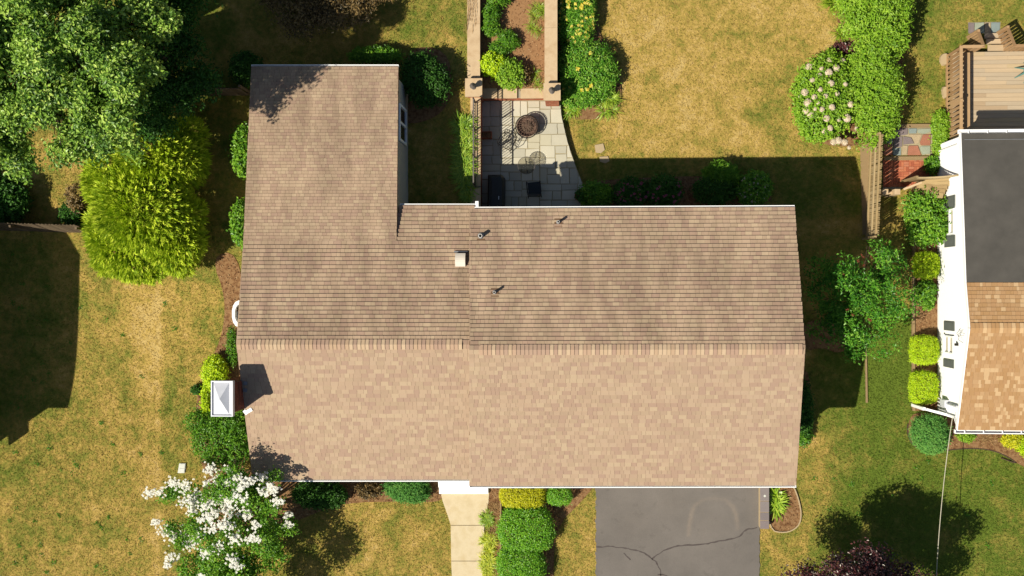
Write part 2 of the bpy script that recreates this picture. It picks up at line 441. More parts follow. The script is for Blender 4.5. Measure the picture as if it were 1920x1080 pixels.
def leaf_quads(Cn, N, L, W, tint, D=None, fold=0.25):
    """one folded four-sided leaf per centre"""
    n = len(Cn)
    L = np.broadcast_to(np.asarray(L, float), (n,))[:, None]; W = np.broadcast_to(np.asarray(W, float), (n,))[:, None]
    if D is None: D = RNG.normal(size=(n, 3))
    D = D - N * np.sum(D * N, axis=1, keepdims=True); D = unit(D)
    S = np.cross(N, D)
    V = np.stack([Cn - D * L * .5, Cn + S * W * .5 + N * W * fold - D * L * .05, Cn + D * L * .5 - N * L * .08, Cn - S * W * .5 + N * W * fold - D * L * .05], axis=1).reshape(-1, 3)
    return V, np.arange(4 * n).reshape(n, 4), np.asarray(tint)

class Leaves:
    def __init__(s): s.V = []; s.F = []; s.T = []; s.n = 0
    def add(s, V, Fq, T):
        s.V.append(V); s.F.append(Fq + s.n); s.T.append(T); s.n += len(V); return s
    def build(s, name, mat, parent=None, kind=None):
        me = np_mesh(name, np.concatenate(s.V), np.concatenate(s.F), mat, {"tint": np.clip(np.concatenate(s.T), 0.01, .99)})
        return link(name, me, parent, None, None, kind)

def dirs_up(n, low=-0.25):
    d = unit(RNG.normal(size=(n * 4 + 60, 3))); d = d[d[:, 2] > low][:n]
    while len(d) < n: d = np.concatenate([d, d])[:n]
    return d

def lumpy(d, seed, k=6, amp=0.22):
    """uneven radius over directions"""
    r = np.random.default_rng(abs(int(seed))); f = np.zeros(len(d))
    for _ in range(k):
        a = unit(r.normal(size=(1, 3)))[0]
        f += np.exp(-((1 - d @ a) / 0.18)) * r.uniform(-1, 1)
    return 1 + amp * f

def crown(L, lobes, clumps, per, cr, ll, lw, inner=0.5, up=0.5, seed=1, tintc=(0.25, 0.75), low=-0.25, amp=0.2, box=None, droop=0.0, flat=0.8, out_dir=0.0):
    """leaf clumps over ellipsoid lobes [(cx,cy,cz,rx,ry,rz)]"""
    w = np.array([l[3] * l[4] + l[4] * l[5] for l in lobes]); w = w / w.sum()
    for i, lb in enumerate(lobes):
        n = max(3, int(clumps * w[i]))
        d = dirs_up(n, low)
        rad = lumpy(d, seed * 31 + i, 7, amp) * (inner + (1 - inner) * RNG.random(n) ** 0.45)
        if box:
            q = np.max(np.abs(d), axis=1); rad = rad * (1 - box + box / q * 0.82)
        c = np.array(lb[:3]) + d * np.array(lb[3:]) * rad[:, None]
        ct_ = RNG.uniform(tintc[0], tintc[1], n)
        m = per
        cc = np.repeat(c, m, axis=0); dd = np.repeat(d, m, axis=0)
        off = RNG.normal(size=(n * m, 3)) * cr; off[:, 2] *= flat
        pos = cc + off
        N = unit(dd * (1 - up) + np.array([0, 0, up]) + RNG.normal(size=(n * m, 3)) * 0.42)
        D = RNG.normal(size=(n * m, 3)) + dd * out_dir + unit(off) * 0.8 + np.array([0, 0, -droop])
        t = np.repeat(ct_, m) + RNG.normal(size=n * m) * 0.14
        s = RNG.uniform(0.7, 1.25, n * m)
        L.add(*leaf_quads(pos, N, ll * s, lw * s, t, D))
    return L

def strap_plant(L, c, n, length, width, spread=1.0, arch=0.6, seg=4, lean=None, rad=0.1):
    """arching strap leaves from a clump"""
    c = np.array(c)
    az = RNG.uniform(0, 2 * math.pi, n); ln = length * RNG.uniform(0.6, 1.15, n)
    h = np.stack([np.cos(az), np.sin(az), np.zeros(n)], 1)
    if lean is not None: h = unit(h + np.array([lean[0], lean[1], 0]))
    base = c + h * rad * RNG.random(n)[:, None]
    sd = np.stack([-h[:, 1], h[:, 0], np.zeros(n)], 1)
    el = RNG.uniform(0.7, 1.35, n) * (1.0)
    rows = []
    p = base.copy(); a = el.copy()
    for k in range(seg + 1):
        wv = width * (1 - (k / seg) ** 2 * 0.9) * 0.5
        rows.append((p - sd * wv, p + sd * wv))
        stp = ln / seg
        p = p + (h * (np.cos(a) * spread)[:, None] + np.array([0, 0, 1]) * np.sin(a)[:, None]) * stp[:, None]
        a = a - arch * 1.1
    V = np.stack([q for r in rows for q in r], axis=1).reshape(-1, 3)
    nv = 2 * (seg + 1)
    fs = []
    b = np.arange(n) * nv
    for k in range(seg):
        fs.append(np.stack([b + 2*k, b + 2*k + 1, b + 2*k + 3, b + 2*k + 2], 1))
    t = np.repeat(RNG.uniform(0.1, 0.95, n)[None, :], seg, 0).ravel()
    L.add(V, np.concatenate(fs), t)
    return L

def stems(parent, base, tips, r0, r1=0.012, name="stem", mat=None):
    b = MB()
    for t in tips:
        t = Vector(t); m = (Vector(base) + t) / 2 + Vector((random.uniform(-.1, .1), random.uniform(-.1, .1), 0.1))
        b.tube([base, m, t], [r0, (r0 + r1) / 2, r1], 5)
    return b.build(name, mat or MAT['bark'], parent)

PXM = 43.9
def shrub(name, label, px, py, rx, ry, h, leaf, n=900, per=6, ll=0.09, lw=0.05, cr=0.07, group=None, cat="shrub", lobes=None, box=None, up=0.5, amp=0.28, low=-0.25, tintc=(0.2, 0.8), inner=0.6, droop=0.0, out_dir=0.0, z0=None, flat=.8):
    """shrub seen at (px,py), rx/ry in photo pixels, h metres tall"""
    b = G(px, py, h * 0.45)
    zb = b.z - h * 0.45
    r = root(name, (b.x, b.y, zb), label, cat, group)
    k = 1.0 / (F / (H - zb - h * .5))
    lb = [(b.x, b.y, zb + h * 0.45, rx * k, ry * k, h * 0.55)]
    for (dx, dy, sx, sy, sz) in (lobes or []):
        lb.append((b.x + dx * k, b.y - dy * k, zb + h * 0.45 * sz, rx * k * sx, ry * k * sy, h * 0.55 * sz))
    L = Leaves()
    crown(L, lb, n, per, cr, ll, lw, inner, up, seed=int(px + py), tintc=tintc, low=low, amp=amp, box=box, droop=droop, out_dir=out_dir, flat=flat)
    # stray shoots break the outline
    for l in lb:
        ns = int(6 + 26 * (l[3] + l[4]) * (.35 if box and box > .3 else 1.0))
        d = dirs_up(ns, -.1); ex = RNG.uniform(.06, .22, ns) * (.5 if box and box > .3 else 1.0); m = 7
        f = np.tile(np.linspace(.85, 1.0, m), ns) + np.repeat(ex, m) * np.tile(np.linspace(0, 1, m), ns)
        dd = np.repeat(d, m, 0); pos = np.array(l[:3]) + dd * np.array(l[3:]) * f[:, None] + RNG.normal(size=(ns * m, 3)) * .025
        L.add(*leaf_quads(pos, unit(dd * .3 + np.array([0, 0, .7]) + RNG.normal(size=(ns * m, 3)) * .4), ll * RNG.uniform(.7, 1.2, ns * m), lw, np.repeat(RNG.uniform(.1, 1, ns), m), dd + RNG.normal(size=(ns * m, 3)) * .6))
    L.build("foliage", LEAF[leaf], r)
    tips = [(l[0] + random.uniform(-.5, .5) * l[3], l[1] + random.uniform(-.5, .5) * l[4], l[2] + .25 * l[5]) for l in lb for _ in range(4)]
    stems(r, (b.x, b.y, zb), tips, 0.03)
    return r, lb

def straps(name, label, px, py, n, length, width, leaf, clumps, spread_px, group=None, cat="plant", arch=0.55, lean=None):
    b = G(px, py)
    r = root(name, b, label, cat, group)
    L = Leaves(); k = 1 / PXM
    for _ in range(clumps):
        dx, dy = random.uniform(-1, 1) * spread_px[0] * k, random.uniform(-1, 1) * spread_px[1] * k
        strap_plant(L, (b.x + dx, b.y + dy, b.z), n, length, width, 1.0, arch, lean=lean)
    L.build("foliage", LEAF[leaf], r)
    return r

def flowers(parent, name, pts, size, leaf, petals=4, kind=None, up=0.8):
    L = Leaves(); pts = np.array(pts); n = len(pts)
    for k in range(petals):
        a = RNG.uniform(0, .3, n) + 2 * math.pi * k / petals
        D = np.stack([np.cos(a), np.sin(a), np.full(n, .15)], 1)
        N = unit(np.array([0, 0, 1.0]) + RNG.normal(size=(n, 3)) * .25)
        s = size * RNG.uniform(.75, 1.25, n)
        L.add(*leaf_quads(pts + D * (s * .45)[:, None], N, s, s * .75, RNG.uniform(.1, .9, n), D, .1))
    return L.build(name, LEAF[leaf], parent, kind)

def top_points(lobes, n, f=1.02, low=0.1):
    out = []
    w = np.array([l[3] * l[4] for l in lobes]); w = w / w.sum()
    for i in RNG.choice(len(lobes), n, p=w):
        l = lobes[i]; d = dirs_up(1, low)[0]
        out.append(np.array(l[:3]) + d * np.array(l[3:]) * f)
    return np.array(out)

# ================================================================== GROUND
def lush_of(px, py):
    v = np.full(px.shape, 0.46)
    def blob(cx, cy, rx, ry, a):
        nonlocal v
        v = v + a * np.exp(-(((px - cx) / rx) ** 2 + ((py - cy) / ry) ** 2))
    v = v + 0.50 * sstep(1480, 1620, px) * sstep(560, 640, py)
    blob(1660, 690, 60, 120, 0.25); blob(1570, 850, 50, 50, -0.14); blob(1850, 950, 110, 120, -.05)
    v = v - 0.16 * sstep(1110, 1180, px) * sstep(330, 260, py) * (px < 1590)
    blob(1480, 190, 60, 90, 0.22); blob(1250, 120, 130, 90, -0.06)
    v = v + 0.24 * sstep(1680, 1730, px) * sstep(300, 240, py)
    blob(750, 60, 120, 70, 0.18)
    v = v + 0.15 * sstep(296, 306, px) * sstep(350, 340, px) * sstep(520, 600, py)
    blob(400, 470, 60, 60, .2); blob(30, 860, 70, 60, .2); blob(100, 990, 90, 90, .1)
    blob(290, 620, 70, 120, -.16); blob(290, 1000, 40, 90, -.18); blob(200, 800, 80, 60, -.08)
    v = v - .2 * np.exp(-((px - 297) / 5) ** 2) * sstep(480, 600, py) - .10 * np.exp(-((px - 285 - 12 * np.sin(py / 70)) / 22) ** 2) * sstep(470, 560, py)
    v = v - .2 * np.exp(-((px - 1624) / 8) ** 2) * sstep(740, 780, py)
    v = v + 0.25 * sstep(300, 200, py) * sstep(460, 400, px)  # shade below the trees put into the turf colour as deeper green
    v = v + 0.2 * sstep(150, 60, px) * sstep(420, 460, py) * sstep(800, 760, py)  # west house's cast shadow painted into the turf as deeper green
    v = v + 0.22 * (px > 1090) * (px < 1620) * sstep(296, 300, py) * sstep(420, 400, py)  # main house's shadow on the rear lawn, repeated in the turf colour
    return v

def make_ground():
    xs = np.concatenate([[-420, -200, -90, -50], np.arange(-30, X_WALL - .1, .2), [X_WALL - 0.02, X_WALL + 0.02], np.arange(X_WALL + .2, 30, .2), [50, 90, 200, 420]])
    ys = np.concatenate([[-420, -200, -90, -50, -30], np.arange(-18, 20, .2), [30, 50, 90, 200, 420]])
    XX, YY = np.meshgrid(xs, ys)
    ZZ = terr(XX, YY)
    a, b = proj(XX.ravel(), YY.ravel(), ZZ.ravel())
    a = a.astype(float); b = b.astype(float)
    V = np.stack([XX.ravel(), YY.ravel(), ZZ.ravel()], 1)
    nx, ny = len(xs), len(ys)
    i = np.arange(nx * ny).reshape(ny, nx)
    Fq = np.stack([i[:-1, :-1].ravel(), i[:-1, 1:].ravel(), i[1:, 1:].ravel(), i[1:, :-1].ravel()], 1)
    me = np_mesh("lawn", V, Fq, MAT['lawn'], None, {"lush": lush_of(np.clip(a, -100, 2020), np.clip(b, -100, 1180)), "tint": np.full(len(V), .5)}, smooth=False)
    o = link("lawn", me); tag(o, kind="structure"); return o
make_ground()

NO_GRASS = []     # world outlines that carry no turf
def outline(pts, z=None):
    return [((G(x, y) if z is None else P(x, y, z)).x, (G(x, y) if z is None else P(x, y, z)).y) for x, y in pts]

def smooth_loop(pts, k=3):
    for _ in range(k):
        q = []
        for i in range(len(pts)):
            a, b = pts[i], pts[(i + 1) % len(pts)]
            q += [(a[0] * .75 + b[0] * .25, a[1] * .75 + b[1] * .25), (a[0] * .25 + b[0] * .75, a[1] * .25 + b[1] * .75)]
        pts = q
    return pts

def sheet(name, pts, mat, dz=0.02, z=None, rnd=0, kind="structure", cut=3):
    """thin ground sheet following the terrain"""
    import bmesh
    if rnd: pts = smooth_loop(pts, rnd)
    ol = outline(pts, z); NO_GRASS.append(ol)
    bm = bmesh.new(); vs_ = [bm.verts.new((x, y, 0)) for x, y in ol]; bm.faces.new(vs_)
    bmesh.ops.triangulate(bm, faces=bm.faces[:])
    if cut and z is None: bmesh.ops.subdivide_edges(bm, edges=bm.edges[:], cuts=cut, use_grid_fill=True)
    for v in bm.verts: v.co.z = (float(terr(v.co.x, v.co.y)) if z is None else z) + dz
    bmesh.ops.recalc_face_normals(bm, faces=bm.faces[:])
    if sum(f.normal.z for f in bm.faces) < 0: bmesh.ops.reverse_faces(bm, faces=bm.faces[:])
    me = bpy.data.meshes.new(name); bm.to_mesh(me); bm.free(); me.materials.append(mat)
    return tag(link(name, me), kind=kind)

BEDS = []
def bed(pts, rnd=2, mat='mulch', z=None, chips=60):
    o = sheet("planting_bed", pts, MAT[mat], 0.03 + .004 * len(BEDS), z, rnd)
    BEDS.append((NO_GRASS[-1], z, chips, mat)); return o

bed([(395, 480), (448, 470), (462, 600), (470, 900), (395, 900), (372, 860), (365, 760), (385, 690), (415, 640), (425, 560)], 2)
bed([(372, 880), (520, 880), (860, 880), (838, 905), (832, 932), (818, 942), (760, 940), (640, 942), (560, 975), (470, 1010), (380, 1000)], 2)
bed([(916, 905), (940, 905), (938, 1300), (913, 1300), (912, 1080), (916, 960)], 0, 'mulch')
bed([(938, 900), (1120, 900), (1100, 930), (1045, 985), (1038, 1040), (1030, 1300), (938, 1300)], 1)
bed([(1444, 905), (1485, 905), (1497, 935), (1503, 965), (1497, 988), (1472, 1000), (1440, 993)], 2, 'mulch')
bed([(1712, 380), (1760, 380), (1760, 700), (1758, 770), (1712, 770), (1712, 480)], 0)
bed([(1716, 772), (1800, 780), (1940, 790), (2000, 900), (1920, 878), (1880, 850), (1840, 840), (1790, 842), (1745, 848), (1712, 838), (1700, 812), (1704, 785)], 2, 'mulch')
bed([(1085, 345), (1160, 335), (1300, 330), (1440, 332), (1450, 400), (1085, 400)], 2)
bed([(1545, -20), (1575, 40), (1560, 95), (1570, 120), (1500, 190), (1500, 230), (1540, 275), (1620, 275), (1680, 240), (1690, 120), (1700, 30), (1700, -60), (1530, -60)], 2)
bed([(1045, -60), (1112, -60), (1118, 60), (1160, 120), (1168, 200), (1140, 222), (1080, 226), (1052, 215), (1050, 185), (1045, 160)], 2)
bed([(755, 90), (840, 90), (850, 170), (830, 215), (775, 235), (755, 225)], 2)
bed([(1505, 600), (1560, 600), (1600, 640), (1575, 665), (1540, 650), (1505, 660)], 2)
bed([(1500, 690), (1518, 700), (1522, 790), (1512, 830), (1496, 835)], 1)
tag(sheet("dirt_path", [(1612, 262), (1632, 262), (1625, 440), (1617, 440)], MAT['timber'], 0.015), kind="structure")

# ------------------------------------------------------------------ driveway
def driveway():
    x0, x1 = P(1117, 960).x, P(1424, 960).x; y1, y0 = P(1200, 890).y, P(1200, 1400).y
    s = 0.05
    xs = np.linspace(x0, x1, int((x1 - x0) / s)); ys = np.linspace(y0, y1, int((y1 - y0) / s))
    XX, YY = np.meshgrid(xs, ys)
    wob = 0.02 * np.sin(YY * 9) + .015 * np.sin(YY * 23)
    XX2 = XX + np.where(XX < x0 + .01, wob, 0) + np.where(XX > x1 - .01, wob * .7, 0)
    pa, pb = proj(XX.ravel(), YY.ravel(), np.zeros(XX.size)); pa = pa.astype(float); pb = pb.astype(float)
    path = [(1291, 1002), (1292, 985), (1296, 965), (1302, 948), (1318, 937), (1340, 934), (1360, 937), (1374, 950), (1380, 966), (1383, 990)]
    wts = [.7, .9, 1.0, .6, .35, .3, .35, .8, 1.0, .5]
    st_ = np.zeros(XX.size)
    for i in range(len(path) - 1):
        for t in np.linspace(0, 1, 8):
            cx = path[i][0] * (1-t) + path[i+1][0] * t; cy = path[i][1] * (1-t) + path[i+1][1] * t; w = wts[i] * (1-t) + wts[i+1] * t
            st_ = np.maximum(st_, w * np.exp(-((pa - cx) ** 2 + (pb - cy) ** 2) / 16.0))
    for (cx, cy) in ((1190, 978), (1330, 990), (1260, 940)):
        st_ = np.maximum(st_, .1 * np.exp(-((pa - cx) ** 2 + (pb - cy) ** 2) / 900.0))
    nx, ny = len(xs), len(ys); i = np.arange(nx * ny).reshape(ny, nx)
    Fq = np.stack([i[:-1, :-1].ravel(), i[:-1, 1:].ravel(), i[1:, 1:].ravel(), i[1:, :-1].ravel()], 1)
    me = np_mesh("driveway", np.stack([XX2.ravel(), YY.ravel(), np.full(XX.size, .035)], 1), Fq, MAT['asphalt'], None, {"stain": st_})
    d = tag(link("driveway", me), kind="structure")
    NO_GRASS.append([(x0, y0), (x1, y0), (x1, y1), (x0, y1)])
    cracks = [[(1118, 1026), (1130, 1026), (1145, 1024), (1160, 1027), (1178, 1029), (1192, 1032), (1208, 1037), (1218, 1044), (1228, 1052), (1234, 1060), (1238, 1070), (1239, 1085), (1244, 1110)],
              [(1222, 1048), (1232, 1040), (1244, 1033), (1258, 1028), (1272, 1024), (1290, 1022), (1318, 1021), (1334, 1018), (1350, 1014), (1372, 1011), (1386, 1006), (1394, 997), (1404, 992), (1420, 989)],
              [(1234, 1077), (1246, 1078), (1256, 1084), (1270, 1100)], [(1170, 1038), (1176, 1044), (1182, 1050)]]
    for c in cracks:
        b = MB(); pts = []
        for i in range(len(c) - 1):
            for t in (0, .33, .66):
                pts.append(P(c[i][0]*(1-t)+c[i+1][0]*t + random.uniform(-.8, .8), c[i][1]*(1-t)+c[i+1][1]*t + random.uniform(-.8, .8), .039))
        pts.append(P(*c[-1], .039))
        w = [random.uniform(.012, .035) for _ in pts]
        for i in range(len(pts) - 1):
            d_ = (pts[i+1] - pts[i]); n_ = Vector((-d_.y, d_.x, 0)).normalized()
            b.poly([pts[i] - n_*w[i], pts[i+1] - n_*w[i+1], pts[i+1] + n_*w[i+1], pts[i] + n_*w[i]])
        b.build("crack", MAT['crack'], d)
driveway()

# ------------------------------------------------------------------ front walkway
def walkway():
    L = [(822, 905), (830, 940), (840, 968), (845, 985), (846, 1052), (849, 1120), (850, 1180), (850, 1300)]
    R = [(918, 905), (916, 940), (911, 968), (908, 985), (906, 1052), (903, 1120), (904, 1180), (905, 1300)]
    cuts = [(0, 3), (3, 4), (4, 6), (6, 7)]
    base = MB().prism([P(x, y, .02) for x, y in L] + [P(x, y, .02) for x, y in reversed(R)], 0.0, .02)
    w = tag(base.build("walkway", MAT['mulch_dry']), kind="structure")
    NO_GRASS.append([(P(x, y).x, P(x, y).y) for x, y in L + R[::-1]])
    for a, b_ in cuts:
        pl = [P(x, y + (0.5 if i == 0 else 0) - (0.5 if i == b_ - a else 0), .06) for i, (x, y) in enumerate(L[a:b_+1])]
        pr = [P(x, y + (0.5 if i == 0 else 0) - (0.5 if i == b_ - a else 0), .06) for i, (x, y) in enumerate(R[a:b_+1])]
        MB().prism(pl + pr[::-1], .021, .06).build("slab", MAT['conc'], w)
walkway()

# ------------------------------------------------------------------ roofs
def frame(o, u, v):
    u = u.normalized(); n = u.cross(v).normalized(); v = n.cross(u)
    return Matrix(((u.x, v.x, n.x, o.x), (u.y, v.y, n.y, o.y), (u.z, v.z, n.z, o.z), (0, 0, 0, 1)))

WIDTHS = (0.15, 0.2, 0.25, 0.3)
def tab_arrays(w, c, th):
    v = [(0, 0, 0), (w, 0, 0), (w, 0, th), (0, 0, th), (w, c, .004), (0, c, .004), (w, c, 0), (0, c, 0)]
    f = [(3, 2, 4, 5), (0, 1, 2, 3), (1, 6, 4, 2), (7, 0, 3, 5)]
    return v, f

class Shingler:
    """lays tabs over roof planes; the ones that show largest become parts, the rest one mesh"""
    def __init__(s, mat): s.items = []; s.mat = mat
    def plane(s, el, er, rr, rl, rows, keep=None, th=0.02, wscale=1.0):
        """corners: eave left/right, ridge right/left as seen looking up the slope"""
        for j in range(rows):
            t0, t1 = j / rows, (j + 1) / rows
            a = el.lerp(rl, t0); b = er.lerp(rr, t0); a2 = el.lerp(rl, t1)
            u = (b - a); W = u.length; u.normalize(); v = (a2 - a); c = v.length
            x = -random.uniform(0, .3)
            while x < W - .02:
                w = random.choice(WIDTHS) * wscale; x0 = max(0, x); x1 = min(W, x + w)
                if x1 - x0 > .03 and (keep is None or keep((x0 + x1) / 2 / W, (t0 + t1) / 2)):
                    o = a + u * x0 + v * random.uniform(-.02, .02)
                    full = (x0 == x and x1 == x + w)
                    s.items.append((o, u.copy(), v.copy(), x1 - x0 - .006, c * 1.02, th, full))
                x += w
    def build(s, roof, n_part=300):
        def shown(it):
            p = it[0]; d = (p.x ** 2 + p.y ** 2 + (H - p.z) ** 2)
            a, b = proj(p.x, p.y, p.z)
            inside = -5 < a < 1915 and 0 < b < 1080
            return it[3] * it[4] / d if inside else 0
        order = sorted(range(len(s.items)), key=lambda i: -shown(s.items[i]))
        parts = set(order[:n_part]); cache = {}
        V = []; Fq = []; T = []
        for i, (o, u, v, w, c, th, full) in enumerate(s.items):
            m = frame(o, u, v)
            if i in parts:
                key = (round(w, 3), round(c, 3), th)
                if key not in cache:
                    vv, ff = tab_arrays(w, c, th); me = bpy.data.meshes.new("shingle"); me.from_pydata(vv, [], ff); me.materials.append(s.mat); cache[key] = me
                link("shingle", cache[key], roof, m)
            else:
                vv, ff = tab_arrays(w, c, th); b = len(V)
                V += [tuple(m @ Vector(q)) for q in vv]; Fq += [tuple(b + k for k in q) for q in ff]; T += [random.random()] * len(ff)
        link("shingle_courses", np_mesh("shingle_courses", V, Fq, s.mat, {"tint": T}), roof, None, None, "stuff")

def slab_quad(name, quad, mat, parent, t=0.12):
    b = MB(); n = (quad[1] - quad[0]).cross(quad[3] - quad[0]).normalized()
    if n.z < 0: n = -n
    top = [q - n * .002 for q in quad]; bot = [q - n * t for q in quad]
    k = len(quad); b.v = [tuple(q) for q in bot + top]
    b.f = [tuple(reversed(range(k))), tuple(range(k, 2 * k))] + [(i, (i+1) % k, k + (i+1) % k, k + i) for i in range(k)]
    return b.build(name, mat, parent)

def ridge_caps(roof, a, b, nf, nr, mat, step=0.150, width=0.20, th=0.022):
    """folded cap shingles along the ridge a->b; nf/nr down-slope unit vectors"""
    u = (b - a); L = u.length; u.normalize()
    n = int(L / step); me = None
    vv = []; ff = []
    w0 = step * 1.02
    for (x, lift) in ((w0, th + .042), (0, .040)):
        for (d, s_) in ((nr, width), (nr, 0), (nf, width)):
            p = d * s_ + Vector((0, 0, lift)); vv.append((u * x + p))
    vv = [tuple(q) for q in vv]
    ff = [(3, 4, 1, 0), (4, 5, 2, 1)]
    base = [(q[0], q[1], q[2] - th * .95) for q in vv[:3]]
    vv += base; ff += [(0, 1, 7, 6), (1, 2, 8, 7)]
    # side skirts along the long edges
    vv += [(vv[3][0], vv[3][1], vv[3][2] - .01), (vv[5][0], vv[5][1], vv[5][2] - .01)]
    ff += [(6, 0, 3, 9), (2, 8, 10, 5)]
    me = bpy.data.meshes.new("ridge_shingle"); me.from_pydata(vv, [], ff); me.materials.append(mat)
    for i in range(n):
        link("ridge_shingle", me, roof, Matrix.Translation(a + u * (i * step + random.uniform(-.006, .006))))

# ================================================================== THE HOUSE
ZE, ZR = 4.96, 6.45        # right block
ZEL, ZRL = 4.40, 6.12      # slightly lower left block
house = root("house", P(980, 640, 0), "large tan shingled house with rear wing and brick chimney, filling the middle", "house")

# corners of the roof: right block
eFL, eFR = P(880, 911, ZE), P(1493, 910, ZE)
eRL, eRR = P(880, 392, ZE), P(1490, 389, ZE)
rL, rR = P(880, 656, ZR), P(1510, 655, ZR)
# left block
lFL, lFR = P(474, 899, ZEL), P(890, 899, ZEL)
lrL, lrR = P(443, 646, ZRL), P(884, 646, ZRL)
lRL, lRR = P(461, 386, ZEL), P(890, 386, ZEL)
main_roof = MB()
main_roof = slab_quad("main_roof", [eFL, eFR, rR, rL], MAT['felt'], house)
for nm, q in (("roof_slope", [eRR, eRL, rL, rR]),):
    slab_quad("roof_deck", q, MAT['felt'], main_roof)
slab_quad("roof_deck", [lFL, lFR, lrR, lrL], MAT['felt'], main_roof)
tj = (646 - 455) / (646 - 383)
jL = lrL.lerp(lRL, tj); jR = lrR.lerp(lRR, tj)
slab_quad("roof_deck", [jR, jL, lrL, lrR], MAT['felt'], main_roof)
uw = (742 - 455.5) / (884 - 455.5)
slab_quad("roof_deck", [lRR, lRL.lerp(lRR, uw), jL.lerp(jR, uw), jR], MAT['felt'], main_roof)
S = Shingler(MAT['shingle']); SN = Shingler(MAT['shingle_n'])
S.plane(eFL, eFR, rR, rL, 34)
SN.plane(eRR, eRL, rL, rR, 34, th=.05)
S.plane(lFL, lFR.lerp(lFL, .012), lrR.lerp(lrL, .005), lrL, 34)
SN.plane(lRR, lRL, lrL, lrR, 34, th=.05, keep=lambda u, t: t > 1 - tj - .01 or u < 1 - uw + .01)
# wing
wz = 3.9
wEL, wER = P(471, 125, wz), P(747, 125, wz)
wTL = jL + Vector((0, 0, .012)); wTR = jL.lerp(jR, uw) + Vector((0, 0, .012))
wing_roof = slab_quad("wing_roof", [wER, wEL, wTL, wTR], MAT['felt'], house)
S2 = Shingler(MAT['shingle_n'])
S2.plane(wER, wEL, wTL, wTR, 55, th=.026, wscale=.9)
S.build(main_roof, 130); SN.build(main_roof, 110)
S2.build(wing_roof, 60)
def downs(e, r):
    d = (e - r); d.x = 0; return d.normalized()
ridge_caps(main_roof, rL + Vector((.35, 0, 0)), rR - Vector((.02, 0, 0)), downs(eFR, rR), downs(eRR, rR), MAT['ridge'])
ridge_caps(main_roof, lrL + Vector((.03, 0, 0)), lrR - Vector((.3, 0, 0)), downs(lFL, lrL), downs(lRL, lrL), MAT['ridge'])

# walls (under the overhangs)
def gable_block(name, x0, x1, yF, yR, yr, ze, zr, mat, z0=-.3):
    b = MB(); prof = [(yF, z0), (yR, z0), (yR, ze), (yr, zr), (yF, ze)]
    n = 5
    for x in (x0, x1):
        for y, z in prof: b.v.append((x, y, z))
    b.f = [tuple(range(n)), tuple(reversed(range(n, 2*n)))] + [(i, n + i, n + (i+1) % n, (i+1) % n) for i in range(n)]
    return b.build(name, mat, house)
gable_block("wall", rL.x + .1, rR.x - .42, eFR.y + .5, eRR.y - .4, rR.y, ZE - .02, ZR - .22, MAT['wall'])
gable_block("wall", lrL.x + .45, lrR.x + .2, lFL.y + .55, lRL.y - .4, lrL.y, ZEL - .02, ZRL - .22, MAT['wall'])
# wing walls
wb0 = P(765, 200, T_H); wxr = wb0.x; wxl = wEL.x + .5
wyb = wER.y - .42; wyf = lRR.y - 1.0
b = MB()
for x in (wxl, wxr):
    for y, z in ((wyf, 0.2), (wyb, 0.2), (wyb, wz - .02), (wyf, 4.62)): b.v.append((x, y, z))
b.f = [(0, 1, 2, 3), (7, 6, 5, 4), (0, 4, 5, 1), (1, 5, 6, 2), (2, 6, 7, 3), (3, 7, 4, 0)]
b.build("wall", MAT['wall'], house, "grey beige wall of the rear wing")
# wing window on the east wall
wa, wc = PX(755, 205, wxr), PX(763, 272, wxr)
zlo, zhi = T_H + .75, T_H + 2.1
y1_, y0_ = wa.y, wc.y
win = MB()
for (ya, yb, za, zb) in ((y0_, y1_, zhi, zhi + .09), (y0_, y1_, zlo - .09, zlo), (y0_ - .09, y0_, zlo - .09, zhi + .09), (y1_, y1_ + .09, zlo - .09, zhi + .09), ((y0_ + y1_) / 2 - .05, (y0_ + y1_) / 2 + .05, zlo, zhi)):
    win.box(wxr, wxr + .06, ya, yb, za, zb)
wo = win.build("window", MAT['white'], house)
for s_ in (0, 1):
    ya = y0_ + s_ * (y1_ - y0_) / 2 + .05; yb = ya + (y1_ - y0_) / 2 - .1
    MB().box(wxr + .005, wxr + .02, ya, yb, zlo, zhi).build("pane", MAT['glass'], wo)
# gutters and fascia: white lines along the eaves
def gutter(name, a, b_, out, parent=house, w=.085, h=.12):
    """open box gutter along the eave a-b; out: +1 north, -1 south"""
    x0, x1 = min(a.x, b_.x), max(a.x, b_.x)
    m = MB(); n = 24; step = (b_ - a) / 1.0
    y = lambda x: a.y + (b_.y - a.y) * (x - a.x) / (b_.x - a.x)
    ang = math.atan2(b_.y - a.y, b_.x - a.x)
    R_ = Matrix.Translation(a) @ Matrix.Rotation(ang, 4, 'Z'); Ln = (b_ - a).length
    o = out if (b_.x > a.x) else -out
    m.box(0, Ln, 0, o * w, -h, -h + .015, R_)
    m.box(0, Ln, o * (w - .03), o * w, -h + .015, .0, R_)
    m.box(0, Ln, -o*.03, o * .012, -h + .016, -.03, R_)
    for q in (0.0, Ln - .02): m.box(q, q + .02, o*.012, o * (w - .03), -h + .015, -.005, R_)
    return m.build(name, MAT['white'], parent)
dn = Vector((0, 0, -.01))
gutter("gutter", eFL + dn, eFR + dn, -1); gutter("gutter", P(890, 392, ZE) + dn, eRR + dn, 1)
gutter("gutter", lFL + dn, P(884, 899, ZEL) + dn, -1); gutter("gutter", P(750, 386, ZEL) + dn, P(893, 386, ZEL) + dn, 1)
gutter("gutter", wEL + dn, wER + dn, 1)
